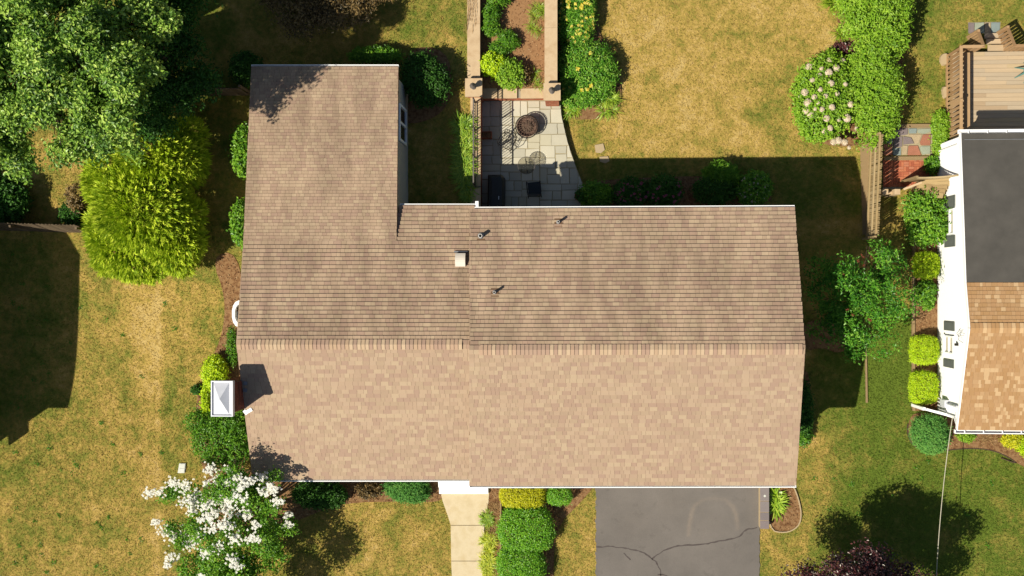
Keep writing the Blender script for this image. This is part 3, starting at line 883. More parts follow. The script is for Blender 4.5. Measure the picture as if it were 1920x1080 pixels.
# rake boards
def rake(p, q, name="rake_board"):
    off = Vector((0, 0, -.08))
    MB().bar(p + off, q + off, .03, .15).build(name, MAT['white'], house)
for p, q, s_ in ((eFR, rR, 1), (eRR, rR, 1), (lFL, lrL, -1), (jL, lrL, -1), (wEL, wTL, -1), (wER, wTR, 1)):
    dx = Vector((-s_ * .03, 0, -.02)); rake(p + dx, q + dx)
# downspouts
for (a, x_, y_, zt) in ((eFR, -.3, -.02, ZE - .1), (eRR, -.35, .05, ZE - .1), (wER, -.15, .04, wz - .1)):
    MB().bar((a.x + x_, a.y + y_, zt), (a.x + x_, a.y + (.45 if y_ < 0 else -.38), zt - .5), .07, .05).bar((a.x + x_, a.y + (.45 if y_ < 0 else -.38), zt - .5), (a.x + x_, a.y + (.45 if y_ < 0 else -.38), .1), .07, .05).build("downspout", MAT['white'], house)
# elbow at the inner corner of the rear gutters
MB().box(P(891, 386, ZEL).x, P(897, 386, ZEL).x, P(890, 391, ZEL).y, P(890, 382, ZEL).y + .1, ZEL - .13, ZEL - .005).build("gutter_outlet", MAT['white'], house)

def on_plane(px, py, o, a, b_):
    n = (a - o).cross(b_ - o); C0 = Vector((0, 0, H)); d = P(px, py, 0) - C0
    return C0 + d * ((o - C0).dot(n) / d.dot(n))
# plumbing vents on the rear slope
for (px, py, r, h, col) in ((902, 443, .075, .36, 'pvc'), (1047, 417, .05, .40, 'pvc'), (928, 548, .05, .40, 'pvc')):
    c = on_plane(px, py, rL, rR, eRR)
    fl = MB().lathe(c + Vector((0, 0, -.05)), [(r * 1.9, 0), (r * 1.9, .07), (r * 1.35, .12), (r * 1.1, .2), (r, .2)], 16)
    vp = fl.build("vent_pipe", MAT['lead'], house)
    uu = (eRR - rR); uu.x = 0; uu.normalize(); MB().bar(c + Vector((0, 0, .035)) - uu * .17, c + Vector((0, 0, .035)) + uu * .15, .3, .02).build("flashing_plate", MAT['felt'], vp)
    MB().lathe(c, [(r, .1), (r, h), (r * .72, h), (r * .72, h - .08), (r * .7, h - .09)], 16).build("pipe", MAT[col], vp)
    MB().lathe(c, [(0.0001, h - .07), (r * .7, h - .069)], 16).build("pipe_dark_disc", MAT['dark_disc'], vp)  # near-black disc painting the shade down inside the pipe
# box vent
c = on_plane(864, 488, lrL, lrR, lRR)
bv = MB(); hw = .19; lz = .22
sl = (ZRL - ZEL) / abs(lrL.y - lRL.y)
pr = []
for k in range(7):
    t = k / 6; pr.append((-.24 + .5 * t, .10 + .16 * math.sin(math.pi * (0.15 + .75 * t))))
m = MB(); n = len(pr)
for x in (-hw, hw):
    for (y, z) in pr: m.v.append((c.x + x, c.y + y, c.z + z))
    m.v += [(c.x + x, c.y + .26, c.z - .2), (c.x + x, c.y - .24, c.z + .02)]
k = n + 2
m.f = [tuple(reversed(range(k))), tuple(range(k, 2*k))] + [(i, (i+1) % k, k + (i+1) % k, k + i) for i in range(k)]
bvo = m.build("roof_vent", MAT['metal_vent'], house)
MB().box(c.x - .26, c.x + .26, c.y + .3, c.y + .34, c.z - .11, c.z + .0).build("flange", MAT['lead'], bvo)

# openings of the front and rear walls, tucked under the eaves
def opening(name, x, z0, w, h, y, out, mat_in, panes=2):
    f = MB(); t = .07; ya, yb = y, y + out * .05
    f.box(x - w/2 - t, x + w/2 + t, ya, yb, z0 + h, z0 + h + t); f.box(x - w/2 - t, x + w/2 + t, ya, yb, z0 - t, z0)
    f.box(x - w/2 - t, x - w/2, ya, yb, z0, z0 + h); f.box(x + w/2, x + w/2 + t, ya, yb, z0, z0 + h)
    fo = f.build(name, MAT['white'], house)
    for k in range(panes):
        a_ = x - w/2 + w * k / panes; MB().box(a_ + .02, a_ + w / panes - .02, y + out * .003, y + out * .03, z0 + .02, z0 + h - .02).build("pane" if mat_in == 'glass' else "panel", MAT[mat_in], fo)
yfr, yfl, yrr = eFR.y + .5, lFL.y + .55, eRR.y - .4
opening("garage_door", P(1270, 900).x, .08, 4.9, 2.1, yfr, -1, 'white', 4)
opening("window", P(1180, 900).x, 3.2, 1.6, 1.1, yfr, -1, 'glass'); opening("window", P(1390, 900).x, 3.2, 1.6, 1.1, yfr, -1, 'glass')
opening("front_door", P(866, 900).x, .36, .95, 2.05, yfl, -1, 'shutter', 1)
opening("window", P(690, 900).x, 1.5, 2.4, 1.4, yfl, -1, 'glass', 3)
opening("window", P(1180, 385).x, 2.9, 1.6, 1.2, yrr, 1, 'glass'); opening("window", P(1380, 385).x, 2.9, 1.4, 1.2, yrr, 1, 'glass'); opening("sliding_door", P(1010, 385).x, .4, 1.9, 2.05, yrr, 1, 'glass')

# chimney on the west gable
cz = 6.95
cA, cB = P(396, 714, cz), P(437, 781, cz)
ch = MB().box(cA.x + .08, cB.x - .1, cB.y + .1, cA.y - .1, -.2, cz - .18)
chimney = ch.build("chimney", MAT['mortar'], house, "brown brick chimney with a white metal cap")
bx0, bx1, by0, by1 = cA.x + .08, cB.x - .1, cB.y + .1, cA.y - .1
rows = 38; brs = []
V = []; Fq = []; T = []
def add_brick(bb, x0, x1, y0, y1, z0, z1):
    bb.box(x0, x1, y0, y1, z0, z1)
bb = MB()
for j in range(rows):
    z0 = cz - .2 - (j + 1) * .075
    o = (j % 2) * .1
    y = by0 - o
    while y < by1:
        ya, yb = max(by0, y) + .005, min(by1, y + .2) - .005
        if yb - ya > .03: bb.box(bx1 - .01, bx1 + .012, ya, yb, z0 + .005, z0 + .07)
        y += .2
    x = bx0 - o
    while x < bx1:
        xa, xb = max(bx0, x) + .005, min(bx1, x + .2) - .005
        if xb - xa > .03:
            bb.box(xa, xb, by0 - .012, by0 + .01, z0 + .005, z0 + .07); bb.box(xa, xb, by1 - .01, by1 + .012, z0 + .005, z0 + .07)
        x += .2
me = bb.mesh("brick_facing", MAT['brick_dk'])
nb = len(me.polygons) // 6; tt = np.repeat(RNG.random(nb), 6)
a_ = me.attributes.new("tint", 'FLOAT', 'FACE'); a_.data.foreach_set("value", tt.astype(np.float32))
link("brick_facing", me, chimney, None, None, "stuff")
# metal cap: tray with raised hip
cap = MB(); x0, x1, y0, y1 = cA.x, cB.x, cB.y, cA.y
cap.box(x0, x1, y0, y1, cz - .17, cz - .03)
for (a1, b1, c1, d1) in ((x0, x0 + .04, y0, y1), (x1 - .04, x1, y0, y1), (x0 + .04, x1 - .04, y0, y0 + .04), (x0 + .04, x1 - .04, y1 - .04, y1)):
    cap.box(a1, b1, c1, d1, cz - .03, cz + .03)
co = cap.build("chimney_cap", MAT['metal_l'], chimney)
hp = MB(); q = .07; xm, ym = (x0 + x1) / 2, (y0 + y1) / 2
hp.v = [(x0 + q, y0 + q, cz - .028), (x1 - q - .08, y0 + q, cz - .028), (x1 - q - .08, y1 - q, cz - .028), (x0 + q, y1 - q, cz - .028), (xm - .04, ym, cz + .16)]
hp.f = [(0, 1, 4), (1, 2, 4), (2, 3, 4), (3, 0, 4)]
hp.build("cap_hip", MAT['metal_l'], chimney)
# flashing along the chimney foot
fz = ZRL - .35
fpt = lambda px, py: on_plane(px, py, lrL, lrR, lFL) + Vector((0, 0, .03))
MB().bar(fpt(453, 712), fpt(459, 766), .05, .05).build("flashing", MAT['lead'], chimney)
for py in (718, 731):
    MB().bar(fpt(457, py), fpt(464, py + 1), .14, .04).build("step_flashing", MAT['lead'], chimney)
MB().bar(fpt(464, 772), fpt(473, 767), .13, .05).build("loose_flashing", MAT['white'], chimney)
MB().bar(fpt(458, 769), fpt(464, 776), .12, .06).build("loose_flashing", MAT['white'], chimney)

# window well on the west side
pw = [(436, 570), (441, 565), (470, 565), (470, 613), (442, 612), (437, 603)]
zc = float(terr(G(440, 590).x, G(440, 590).y))
outer = smooth_loop([(435, 563), (470, 563), (470, 614), (435, 614)], 2)
well = MB(); inn = smooth_loop([(440, 569), (472, 569), (472, 608), (440, 608)], 2)
oz = zc + .3; n = len(outer)
O = [P(x, y, oz) for x, y in outer]; I = [P(x, y, oz) for x, y in inn]
for r_, z_ in ((O, oz), (I, oz), (O, zc - .1), (I, zc - .1)):
    well.v += [(p.x, p.y, z_) for p in r_]
for i in range(n):
    j = (i + 1) % n
    well.f += [(i, j, n + j, n + i), (2*n + i, 2*n + j, j, i), (n + i, n + j, 3*n + j, 3*n + i)]
ww = well.build("window_well", MAT['white'], house)
MB().prism([(p.x, p.y) for p in I], zc + .02, zc + .06).build("well_cover", MAT['lead'], ww)
NO_GRASS.append([(p.x, p.y) for p in O])

# front stoop: white slab with a step
zs = .34
a1, a2, a3, a4 = P(821, 890, zs), P(912, 890, zs), P(914, 914, zs), P(822, 914, zs)
stp = MB().prism([a1, a2, a3, a4], .0, zs).build("stoop", MAT['white'], house, "white painted front stoop")
MB().prism([P(823, 914.3, .18), P(915, 914.3, .18), P(915.5, 926, .18), P(823.5, 926, .18)], .0, .18).build("stoop_step", MAT['white'], stp)
NO_GRASS.append([(p.x, p.y) for p in (a1, a2, a3, a4)])

HOUSE_FOOT = [(wxl, wyb), (wxr, wyb), (wxr, lRL.y - .4), (rR.x - .4, eRR.y - .4), (rR.x - .4, eFR.y + .5), (lrL.x + .45, lFL.y + .55), (lrL.x + .45, lRL.y - .4)]
NO_GRASS.append(HOUSE_FOOT)

# ================================================================== NEIGHBOUR'S WHITE HOUSE
NXW = P(1757, 540, 0).x
nh = root("house", (NXW, P(1757, 540).y, 0), "white sided house with honey brown shingles and dark flat rear roof, at the right edge", "house")
zFe, zRi, zJ, zRe = 2.5, 3.72, 3.36, 2.86
yFe, yRi, yJ, yRe = P(1800, 806, zFe).y, P(1822, 615, zRi).y, P(1816, 530, zJ).y, P(1805, 250, zRe).y
XE = NXW + 11.0
prof = [(yFe + .35, -.2), (yRe - .05, -.2), (yRe - .05, zRe - .06), (yJ, zJ - .1), (yRi, zRi - .1), (yFe + .35, zFe - .02)]
m = MB(); n = len(prof)
for x in (NXW, XE - .3):
    for y, z in prof: m.v.append((x, y, z))
m.f = [tuple(range(n)), tuple(reversed(range(n, 2*n)))] + [(i, n + i, n + (i+1) % n, (i+1) % n) for i in range(n)]
nwall = m.build("wall", MAT['white_sid'], nh)
# clapboards: each course of siding
cl = MB()
def prof_at(z):
    """north-south extent of the gable wall at height z"""
    lo = yFe + .35 if z < zFe else (yFe + .35) + (yRi - yFe - .35) * (z - zFe) / (zRi - zFe)
    if z < zRe: hi = yRe - .05
    elif z < zJ: hi = yRe + (yJ - yRe) * (z - zRe) / (zJ - zRe)
    else: hi = yJ + (yRi - yJ) * (z - zJ) / (zRi - zJ)
    return lo, hi
z = .25
while z < 3.5:
    lo, hi = prof_at(min(z + .14, 3.6)); lo += .02; hi -= .02
    m_ = cl; b0 = len(cl.v)
    cl.v += [(NXW - .001, lo, z), (NXW - .001, hi, z), (NXW - .018, hi, z), (NXW - .018, lo, z), (NXW - .002, hi, z + .135), (NXW - .002, lo, z + .135)]
    cl.f += [(b0, b0+3, b0+2, b0+1), (b0+3, b0+5, b0+4, b0+2), (b0, b0+5, b0+3), (b0+1, b0+2, b0+4)]
    z += .135
cl.build("siding", MAT['white_sid'], nwall, None, "stuff")
# roofs
XO = NXW - .12
def npt(y, z, x=None): return Vector((XO if x is None else x, y, z))
nroof = slab_quad("main_roof", [npt(yFe, zFe), npt(yFe, zFe, XE), npt(yRi, zRi, XE), npt(yRi, zRi)], MAT['felt'], nh, .1)
slab_quad("roof_deck", [npt(yJ, zJ, XE), npt(yJ, zJ), npt(yRi, zRi), npt(yRi, zRi, XE)], MAT['felt'], nroof, .1)
S3 = Shingler(MAT['shingle_b'])
XV = NXW + 5.0
S3.plane(npt(yFe, zFe), npt(yFe, zFe, XV), npt(yRi, zRi, XV), npt(yRi, zRi), 26, th=.018, wscale=.72)
S3.plane(npt(yJ, zJ, XV), npt(yJ, zJ), npt(yRi, zRi), npt(yRi, zRi, XV), 11, th=.024, wscale=.72)
S3.build(nroof, 300)
ridge_caps(nroof, npt(yRi, zRi), npt(yRi, zRi, XV), Vector((0, yFe - yRi, zFe - zRi)).normalized(), Vector((0, yJ - yRi, zJ - zRi)).normalized(), MAT['shingle_b'])
fr = slab_quad("flat_roof", [npt(yRe, zRe, XE), npt(yRe, zRe), npt(yJ + .02, zJ + .02), npt(yJ + .02, zJ + .02, XE)], MAT['dark_roof'], nh, .1)
MB().bar(npt(yRe - .25, zRe + .04, XO + .1), npt(yRe - .25, zRe + .04, XE), .016, .012).build("roof_seam", MAT['lead'], fr)
for (p, q) in ((npt(yFe, zFe), npt(yRi, zRi)), (npt(yJ, zJ), npt(yRi, zRi)), (npt(yRe, zRe), npt(yJ, zJ))):
    d_ = Vector((-.02, 0, -.075)); MB().bar(p + d_, q + d_, .035, .14).build("rake_board", MAT['white'], nh)
# gutters with hangers
for (yy, zz, o) in ((yFe, zFe, -1), (yRe, zRe, 1)):
    gm = MB(); x = XO - .1
    gm.box(x, XE, yy, yy + o * .15, zz - .13, zz - .115); gm.box(x, XE, yy + o * .115, yy + o * .15, zz - .115, zz)
    gm.box(x, x + .03, yy, yy + o * .115, zz - .115, zz)
    go = gm.build("gutter", MAT['white'], nh)
    xx = x + .35
    while xx < XV:
        MB().box(xx, xx + .04, yy + o * .002, yy + o * .115, zz - .02, zz - .003).build("hanger", MAT['white'], go); xx += .72
MB().bar((XO + .02, yRe + .02, zRe - .1), (NXW - .04, yRe - .35, zRe - .55), .07, .06).bar((NXW - .04, yRe - .35, zRe - .55), (NXW - .04, yRe - .35, .1), .07, .05).build("downspout", MAT['white'], nh)
MB().bar((XO + .05, yFe + .1, zFe - .12), (NXW - .05, yFe + .45, zFe - .5), .08, .06).bar((NXW - .05, yFe + .45, zFe - .5), (NXW - .05, yFe + .45, .1), .08, .06).build("downspout", MAT['white'], nh)
# windows and shutters on the west wall
def nwin(sh1, sh2, wn_):
    for s_ in (sh1, sh2):
        a = PX(s_[0], s_[1], NXW); c = PX(s_[2], s_[3], NXW)
        sm = MB().box(NXW - .055, NXW - .019, a.y, c.y, min(a.z, c.z), max(a.z, c.z))
        so = sm.build("shutter", MAT['shutter'], nh)
        z0, z1 = min(a.z, c.z), max(a.z, c.z); y0, y1 = min(a.y, c.y), max(a.y, c.y)
        lv = MB(); k = 10
        for i in range(k):
            zz = z0 + .06 + (z1 - z0 - .12) * i / k
            lv.bar((NXW - .06, y0 + .05, zz + .03), (NXW - .06, y1 - .05, zz + .03), .03, .012, (0.6, 0, .8))
        lv.build("louvres", MAT['shutter'], so, None, "stuff")
    a = PX(wn_[0], wn_[1], NXW); c = PX(wn_[2], wn_[3], NXW)
    z0, z1 = min(a.z, c.z), max(a.z, c.z); y0, y1 = min(a.y, c.y), max(a.y, c.y); t = .07
    f = MB()
    f.box(NXW - .09, NXW - .019, y0, y1, z1 - t, z1); f.box(NXW - .11, NXW - .019, y0 - .03, y1 + .03, z0 - .03, z0 + t)
    f.box(NXW - .09, NXW - .019, y0, y0 + t, z0 + t, z1 - t); f.box(NXW - .09, NXW - .019, y1 - t, y1, z0 + t, z1 - t)
    zm = (z0 + z1) / 2; f.box(NXW - .085, NXW - .019, y0 + t, y1 - t, zm - .05, zm + .05)
    fo = f.build("window", MAT['white'], nh)
    for (za, zb) in ((z0 + t, zm - .05), (zm + .05, z1 - t)):
        MB().box(NXW - .03, NXW - .02, y0 + t, y1 - t, za, zb).build("pane", MAT['blind'], fo)
nwin((1774, 370, 1792, 388), (1773, 443, 1792, 462), (1775, 394, 1792, 439))
nwin((1772, 602, 1791, 621), (1771, 672, 1790, 691), (1773, 628, 1791, 665))
# service mast, lamp and meter
a = PX(1797, 646, NXW); MB().box(NXW - .14, NXW - .019, a.y - .05, a.y + .05, a.z - .06, a.z + .06).build("wall_lamp", MAT['iron'], nh)
a = PX(1764, 752, NXW)
em = MB().box(NXW - .2, NXW - .019, a.y - .16, a.y + .14, .85, 1.35).build("electric_meter", MAT['metal_l'], nh)
MB().lathe((NXW - .1, a.y, 1.35), [(.045, 0), (.045, 1.0)], 10).build("conduit", MAT['metal_l'], em)
hk = PX(1803, 632, NXW)
wb = MB()
for (dy, dz) in ((.25, .3), (.1, .45), (-.2, .35), (.3, .05)):
    wb.tube([(NXW - .1, hk.y, hk.z), (NXW - .2, hk.y + dy * .5, hk.z + dz * .6), (NXW - .08, hk.y + dy, hk.z + dz)], .008, 4)
wb.build("service_drop_leads", MAT['iron'], nh)
NO_GRASS.append([(NXW, yFe), (NXW, yRe), (XE, yRe), (XE, yFe)])

# overhead cable from the corner of that house to the street
pts = []
pa, pb = P(1786, 782, 2.3), P(1752, 1180, 3.1)
for i in range(17):
    t = i / 16; p = pa.lerp(pb, t); p.z -= .35 * 4 * t * (1 - t); pts.append(p)
cab = MB().tube(pts, .015, 6).build("overhead_cable", MAT['wire'])
tag(cab, "pale overhead cable running from the white house down over the front lawn", "cable")

# house beyond the left edge of the view (only its shadow lies in the picture)
zb = .3
oh_loc = P(-420, 640, zb)
oh = root("house", oh_loc, "grey gabled house west of the view whose shadow lies across the left lawn", "house")
k1, k2, k3 = P(-185, 922, ZE + .35), P(-185, 640, ZR + 1.3), P(-185, 350, ZE + .35)
XL = k1.x - 12
oroof = slab_quad("main_roof", [Vector((XL, k1.y, k1.z)), k1, Vector((k1.x, k2.y, k2.z)), Vector((XL, k2.y, k2.z))], MAT['dark_roof'], oh)
slab_quad("roof_deck", [Vector((k1.x, k3.y, k3.z)), Vector((XL, k3.y, k3.z)), Vector((XL, k2.y, k2.z)), Vector((k1.x, k2.y, k2.z))], MAT['dark_roof'], oroof)
m = MB(); prof = [(k1.y + .4, -.2), (k3.y - .4, -.2), (k3.y - .4, k3.z - .03), (k2.y, k2.z - .2), (k1.y + .4, k1.z - .03)]
for x in (XL + .4, k1.x - .3):
    for y, z in prof: m.v.append((x, y, z))
m.f = [tuple(range(5)), tuple(reversed(range(5, 10)))] + [(i, 5 + i, 5 + (i+1) % 5, (i+1) % 5) for i in range(5)]
m.build("wall", MAT['wall'], oh)
for yy in (-.5, -5.5, 2.0):
    wf = MB().box(k1.x - .3, k1.x - .24, k2.y + yy - .5, k2.y + yy + .5, 2.0, 3.2).build("window", MAT['white'], oh)
    MB().box(k1.x - .25, k1.x - .235, k2.y + yy - .42, k2.y + yy + .42, 2.08, 3.12).build("pane", MAT['glass'], wf)
NO_GRASS.append([(XL, k1.y), (k1.x - .3, k1.y), (k1.x - .3, k3.y), (XL, k3.y)])

# ================================================================== PATIO
ZP = .30
def xmax(y):
    ys = [180, 195, 215, 235, 255, 275, 295, 315, 335, 352, 372, 400]
    xs = [1050, 1051, 1053, 1057, 1062, 1067, 1074, 1081, 1089, 1096, 1101, 1106]
    return float(np.interp(y, ys, xs))
ys_ = [183, 195, 215, 235, 255, 275, 295, 315, 335, 352, 372, 396]
pt = [P(898, 183, ZP - .02)] + [P(xmax(y), y, ZP - .02) for y in ys_] + [P(898, 396, ZP - .02)]
patio = tag(MB().prism(pt, -.2, ZP - .018).build("patio", MAT['joint']), kind="structure")
NO_GRASS.append([(p.x, p.y) for p in pt])
rects = []
def split(x0, y0, x1, y1):
    w, h = x1 - x0, y1 - y0
    if (w < 34 and h < 28) or (w < 20 or h < 14) or (w < 40 and h < 24 and random.random() < .35):
        rects.append((x0, y0, x1, y1)); return
    if w > h * random.uniform(.8, 1.5):
        c = x0 + w * random.uniform(.36, .64); split(x0, y0, c, y1); split(c, y0, x1, y1)
    else:
        c = y0 + h * random.uniform(.36, .64); split(x0, y0, x1, c); split(x0, c, x1, y1)
random.seed(21)
for (x0, x1) in ((902, 938), (938, 1012), (1012, 1112)):
    yy = 189
    while yy < 392:
        h = random.choice((30, 42, 52)); y2 = min(394, yy + h)
        if 394 - y2 < 12: y2 = 394
        split(x0, yy, x1, y2); yy = y2
random.seed(5)
for (x0, y0, x1, y1) in rects:
    gp = random.uniform(.45, .8)
    xa, xb, ya, yb = x0 + gp, x1 - gp, y0 + gp, y1 - gp
    if xa > xmax((ya + yb) / 2) - 4: continue
    yys = [ya, (ya * 2 + yb) / 3, (ya + yb * 2) / 3, yb]
    rt = [(min(xb, xmax(y) - .5), y) for y in yys]
    poly = [(xa + random.uniform(-.9, .6), ya + random.uniform(-.5, .8))] + [(x + random.uniform(-.9, .5), y + random.uniform(-.5, .5)) for x, y in rt] + [(xa + random.uniform(-.6, .9), yb + random.uniform(-.8, .5))]
    zt = ZP + random.uniform(0, .012)
    MB().prism([P(x, y, zt) for x, y in poly], ZP - .015, zt).build("flagstone", MAT['flag'], patio)

# ------------------------------------------------------------------ retaining walls
ZW = T_H + .08
def rwall(pxs, ztop, zbot, label, capmat='cast', cap=.09, over=.03, joints=6):
    """pxs: outline of the cap in photo pixels (left x0, right x1, top y0, bottom y1)"""
    x0, x1, y0, y1 = pxs
    a, b_ = P(x0, y0, ztop), P(x1, y1, ztop)
    r = root("retaining_wall", ((a.x + b_.x) / 2, (a.y + b_.y) / 2, zbot), label, "garden wall", "retaining walls round the patio")
    MB().box(a.x + over, b_.x - over, b_.y + over, a.y - over, zbot - .2, ztop - cap).build("wall", MAT['brick'], r)
    L = (a.y - b_.y) if (a.y - b_.y) > (b_.x - a.x) else (b_.x - a.x)
    n = max(2, int(L / 1.9))
    for i in range(n):
        if (a.y - b_.y) > (b_.x - a.x):
            ya = b_.y + (a.y - b_.y) * i / n; yb = b_.y + (a.y - b_.y) * (i + 1) / n - .006
            MB().box(a.x, b_.x, ya, yb, ztop - cap, ztop).build("cap_stone", MAT['cast'], r)
        else:
            xa = a.x + (b_.x - a.x) * i / n; xb = a.x + (b_.x - a.x) * (i + 1) / n - .006
            MB().box(xa, xb, b_.y, a.y, ztop - cap, ztop).build("cap_stone", MAT['cast'], r)
    NO_GRASS.append([(a.x, a.y), (b_.x, a.y), (b_.x, b_.y), (a.x, b_.y)])
    return r
rwall((876, 900, -260, 146), ZW, 0, "long tan capped garden wall left of the planting bed, with a dry grass tuft on it")
rwall((1021, 1045, -260, 156), ZW, 0, "tan capped garden wall right of the planting bed, its cap overhung by green shrubs")
rwall((882, 901, 182, 391), ZW, 0, "low brick wall under the black iron railing, left of the patio")
ZC = .86
r = root("retaining_wall", P(960, 175, ZP), "short red brick wall with a low tan cap across the north end of the patio", "garden wall", "retaining walls round the patio")
a, b_ = P(903, 166, ZC), P(1021, 184, ZC)
MB().box(a.x + .0, b_.x, b_.y + .03, a.y - .03, 0, ZC - .08).build("wall", MAT['mortar'], r)
bb = MB(); zz = ZP + .02; j = 0
while zz < ZC - .1:
    x = a.x - (j % 2) * .11
    while x < b_.x:
        xa, xb = max(a.x, x) + .005, min(b_.x, x + .22) - .005
        if xb - xa > .02: bb.box(xa, xb, b_.y + .015, b_.y + .04, zz, min(zz + .07, ZC - .085))
        x += .22
    zz += .08; j += 1
me = bb.mesh("brick_facing", MAT['brick']); at = me.attributes.new("tint", 'FLOAT', 'FACE'); at.data.foreach_set("value", np.repeat(RNG.random(len(me.polygons) // 6), 6).astype(np.float32))
link("brick_facing", me, r, None, None, "stuff")
for (x0, x1) in ((903, 932), (935.5, 969.5), (976, 1019)):
    p, q = P(x0, 166, ZC), P(x1, 184, ZC); MB().box(p.x, q.x, q.y, p.y, ZC - .08, ZC).build("cap_stone", MAT['cast'], r)

def pier(px0, px1, py0, py1, label):
    zt = ZW + .38
    a, b_ = P(px0, py0, zt), P(px1, py1, zt)
    r = root("pier", ((a.x + b_.x) / 2, (a.y + b_.y) / 2, ZP), label, "pier", "brick piers with lamps")
    MB().box(a.x + .07, b_.x - .07, b_.y + .05, a.y - .05, 0, zt - .1).build("shaft", MAT['mortar'], r)
    bb = MB(); zz = ZP + .01; j = 0
    while zz < zt - .11:
        x = a.x + .07 - (j % 2) * .11
        while x < b_.x - .07:
            xa, xb = max(a.x + .07, x) + .004, min(b_.x - .07, x + .22) - .004
            if xb - xa > .02: bb.box(xa, xb, b_.y + .036, b_.y + .06, zz, min(zz + .07, zt - .105))
            x += .22
        y = b_.y + .05 - (j % 2) * .11
        while y < a.y - .05:
            ya, yb = max(b_.y + .062, y) + .004, min(a.y - .05, y + .22) - .004
            if yb - ya > .02:
                bb.box(b_.x - .08, b_.x - .056, ya, yb, zz, min(zz + .07, zt - .105)); bb.box(a.x + .056, a.x + .08, ya, yb, zz, min(zz + .07, zt - .105))
            y += .22
        zz += .078; j += 1
    me = bb.mesh("brick_facing", MAT['brick']); at = me.attributes.new("tint", 'FLOAT', 'FACE'); at.data.foreach_set("value", np.repeat(RNG.random(len(me.polygons) // 6), 6).astype(np.float32))
    link("brick_facing", me, r, None, None, "stuff")
    MB().box(a.x, b_.x, b_.y, a.y, zt - .1, zt).build("cap_stone", MAT['cast'], r)
    c = Vector(((a.x + b_.x) / 2, (a.y + b_.y) / 2, zt))
    lo = MB().lathe(c, [(.1, 0), (.1, .02), (.035, .05), (.035, .14), (.075, .17), (.1, .34)], 8).build("lamp", MAT['iron_w'], r)
    MB().lathe(c, [(.135, .34), (.12, .37), (.05, .45), (.02, .5), (.001, .53)], 8).build("lamp_roof", MAT['iron_w'], lo)
    for k in range(4):
        t = math.pi / 4 + k * math.pi / 2
        MB().bar(c + Vector((.08*math.cos(t), .08*math.sin(t), .16)), c + Vector((.11*math.cos(t), .11*math.sin(t), .35)), .015, .015).build("lamp_rib", MAT['iron_w'], lo)
pier(872, 904, 147, 181, "square tan capped pier with a grey lantern, at the railing end of the patio wall")
pier(1019, 1051, 156, 188, "square tan capped pier with a grey lantern, against the rounded green shrub")

# planting bed between the walls
bd = [(900, -260), (1021, -260), (1021, 166), (901, 166)]
ol = [(P(x, y, ZC - .02).x, P(x, y, ZC - .02).y) for x, y in bd]
o = MB().prism([(x, y) for x, y in ol], 0, ZC - .02).build("planting_bed", MAT['mulch_dry']); tag(o, kind="structure")
NO_GRASS.append(ol); BEDS.append((ol, ZC - .02, 60, 'mulch_dry'))
ZBED = ZC - .02

# ------------------------------------------------------------------ iron railing
rx = P(887.5, 260, ZW + .9).x; ry0, ry1 = P(888, 183, ZW + .9).y, P(891, 346, ZW + .9).y
rl = root("iron_railing", (rx, ry1, ZW), "black iron railing on the low wall beside the flagstone patio", "railing")
MB().bar((rx, ry0, ZW + .9), (rx, ry1, ZW + .9), .05, .03).build("top_rail", MAT['iron_w'], rl)
MB().bar((rx, ry0, ZW + .1), (rx, ry1, ZW + .1), .035, .03).build("bottom_rail", MAT['iron'], rl)
bal = MB().box(-.009, .009, -.009, .009, .1, .89).mesh("baluster", MAT['iron'])
n = int((ry0 - ry1) / .115)
for i in range(1, n):
    link("baluster", bal, rl, Matrix.Translation((rx, ry1 + (ry0 - ry1) * i / n, ZW)))
pst = MB().box(-.025, .025, -.025, .025, 0, .97).mesh("post", MAT['iron'])
for i in range(4):
    link("post", pst, rl, Matrix.Translation((rx, ry1 + .03 + (ry0 - ry1 - .06) * i / 3, ZW)))
sc = MB()
for k in range(2):
    cy = ry1 - .05; pts = [(rx + .3 * math.sin(t), cy - .02 * t, ZW + .9 - .12 * t / 3) for t in np.linspace(0, 3, 8)]
    sc.tube(pts, .014, 5)
sc.build("scroll_end", MAT['iron_w'], rl)

# ------------------------------------------------------------------ patio furniture
# fire pit with domed mesh lid
c = P(988, 236, ZP + .6); c.z = ZP
fp = root("fire_pit", c, "round rusty fire pit with a mesh dome on the flagstone patio", "fire pit")
MB().lathe(c, [(.0001, .2), (.2, .21), (.36, .3), (.42, .42), (.44, .44), (.41, .44), (.34, .33), (.2, .25), (.0001, .24)], 24).build("bowl", MAT['rust'], fp)
for k in range(3):
    t = k * 2.1 + .4
    MB().tube([(c.x + .3*math.cos(t), c.y + .3*math.sin(t), ZP + .34), (c.x + .42*math.cos(t), c.y + .42*math.sin(t), ZP)], .018, 6).build("leg", MAT['iron'], fp)
MB().ring((c.x, c.y, ZP + .45), .48, .022, 30, 6).ring((c.x, c.y, ZP + .45), .40, .014, 30, 5).build("rim", MAT['iron'], fp)
sp = MB()
for k in range(20):
    t = 2 * math.pi * k / 20
    pts = [(c.x + r_*math.cos(t), c.y + r_*math.sin(t), ZP + .46 + z_) for r_, z_ in ((.48, 0), (.43, .12), (.32, .22), (.16, .29), (.02, .31))]
    sp.tube(pts, .007, 4)
for r_, z_ in ((.43, .12), (.32, .22), (.16, .29)): sp.ring((c.x, c.y, ZP + .46 + z_), r_, .008, 24, 4)
sp.build("mesh_dome", MAT['rust'], fp)
lg = MB()
for k in range(7):
    t = k * .9; d_ = Vector((math.cos(t), math.sin(t), .1)) * .24
    lg.tube([Vector((c.x, c.y, ZP + .33)) - d_ + Vector((.05 * math.sin(k * 3), 0, 0)), Vector((c.x, c.y, ZP + .36)) + d_], .035, 6)
lg.build("logs", MAT['ash'], fp)

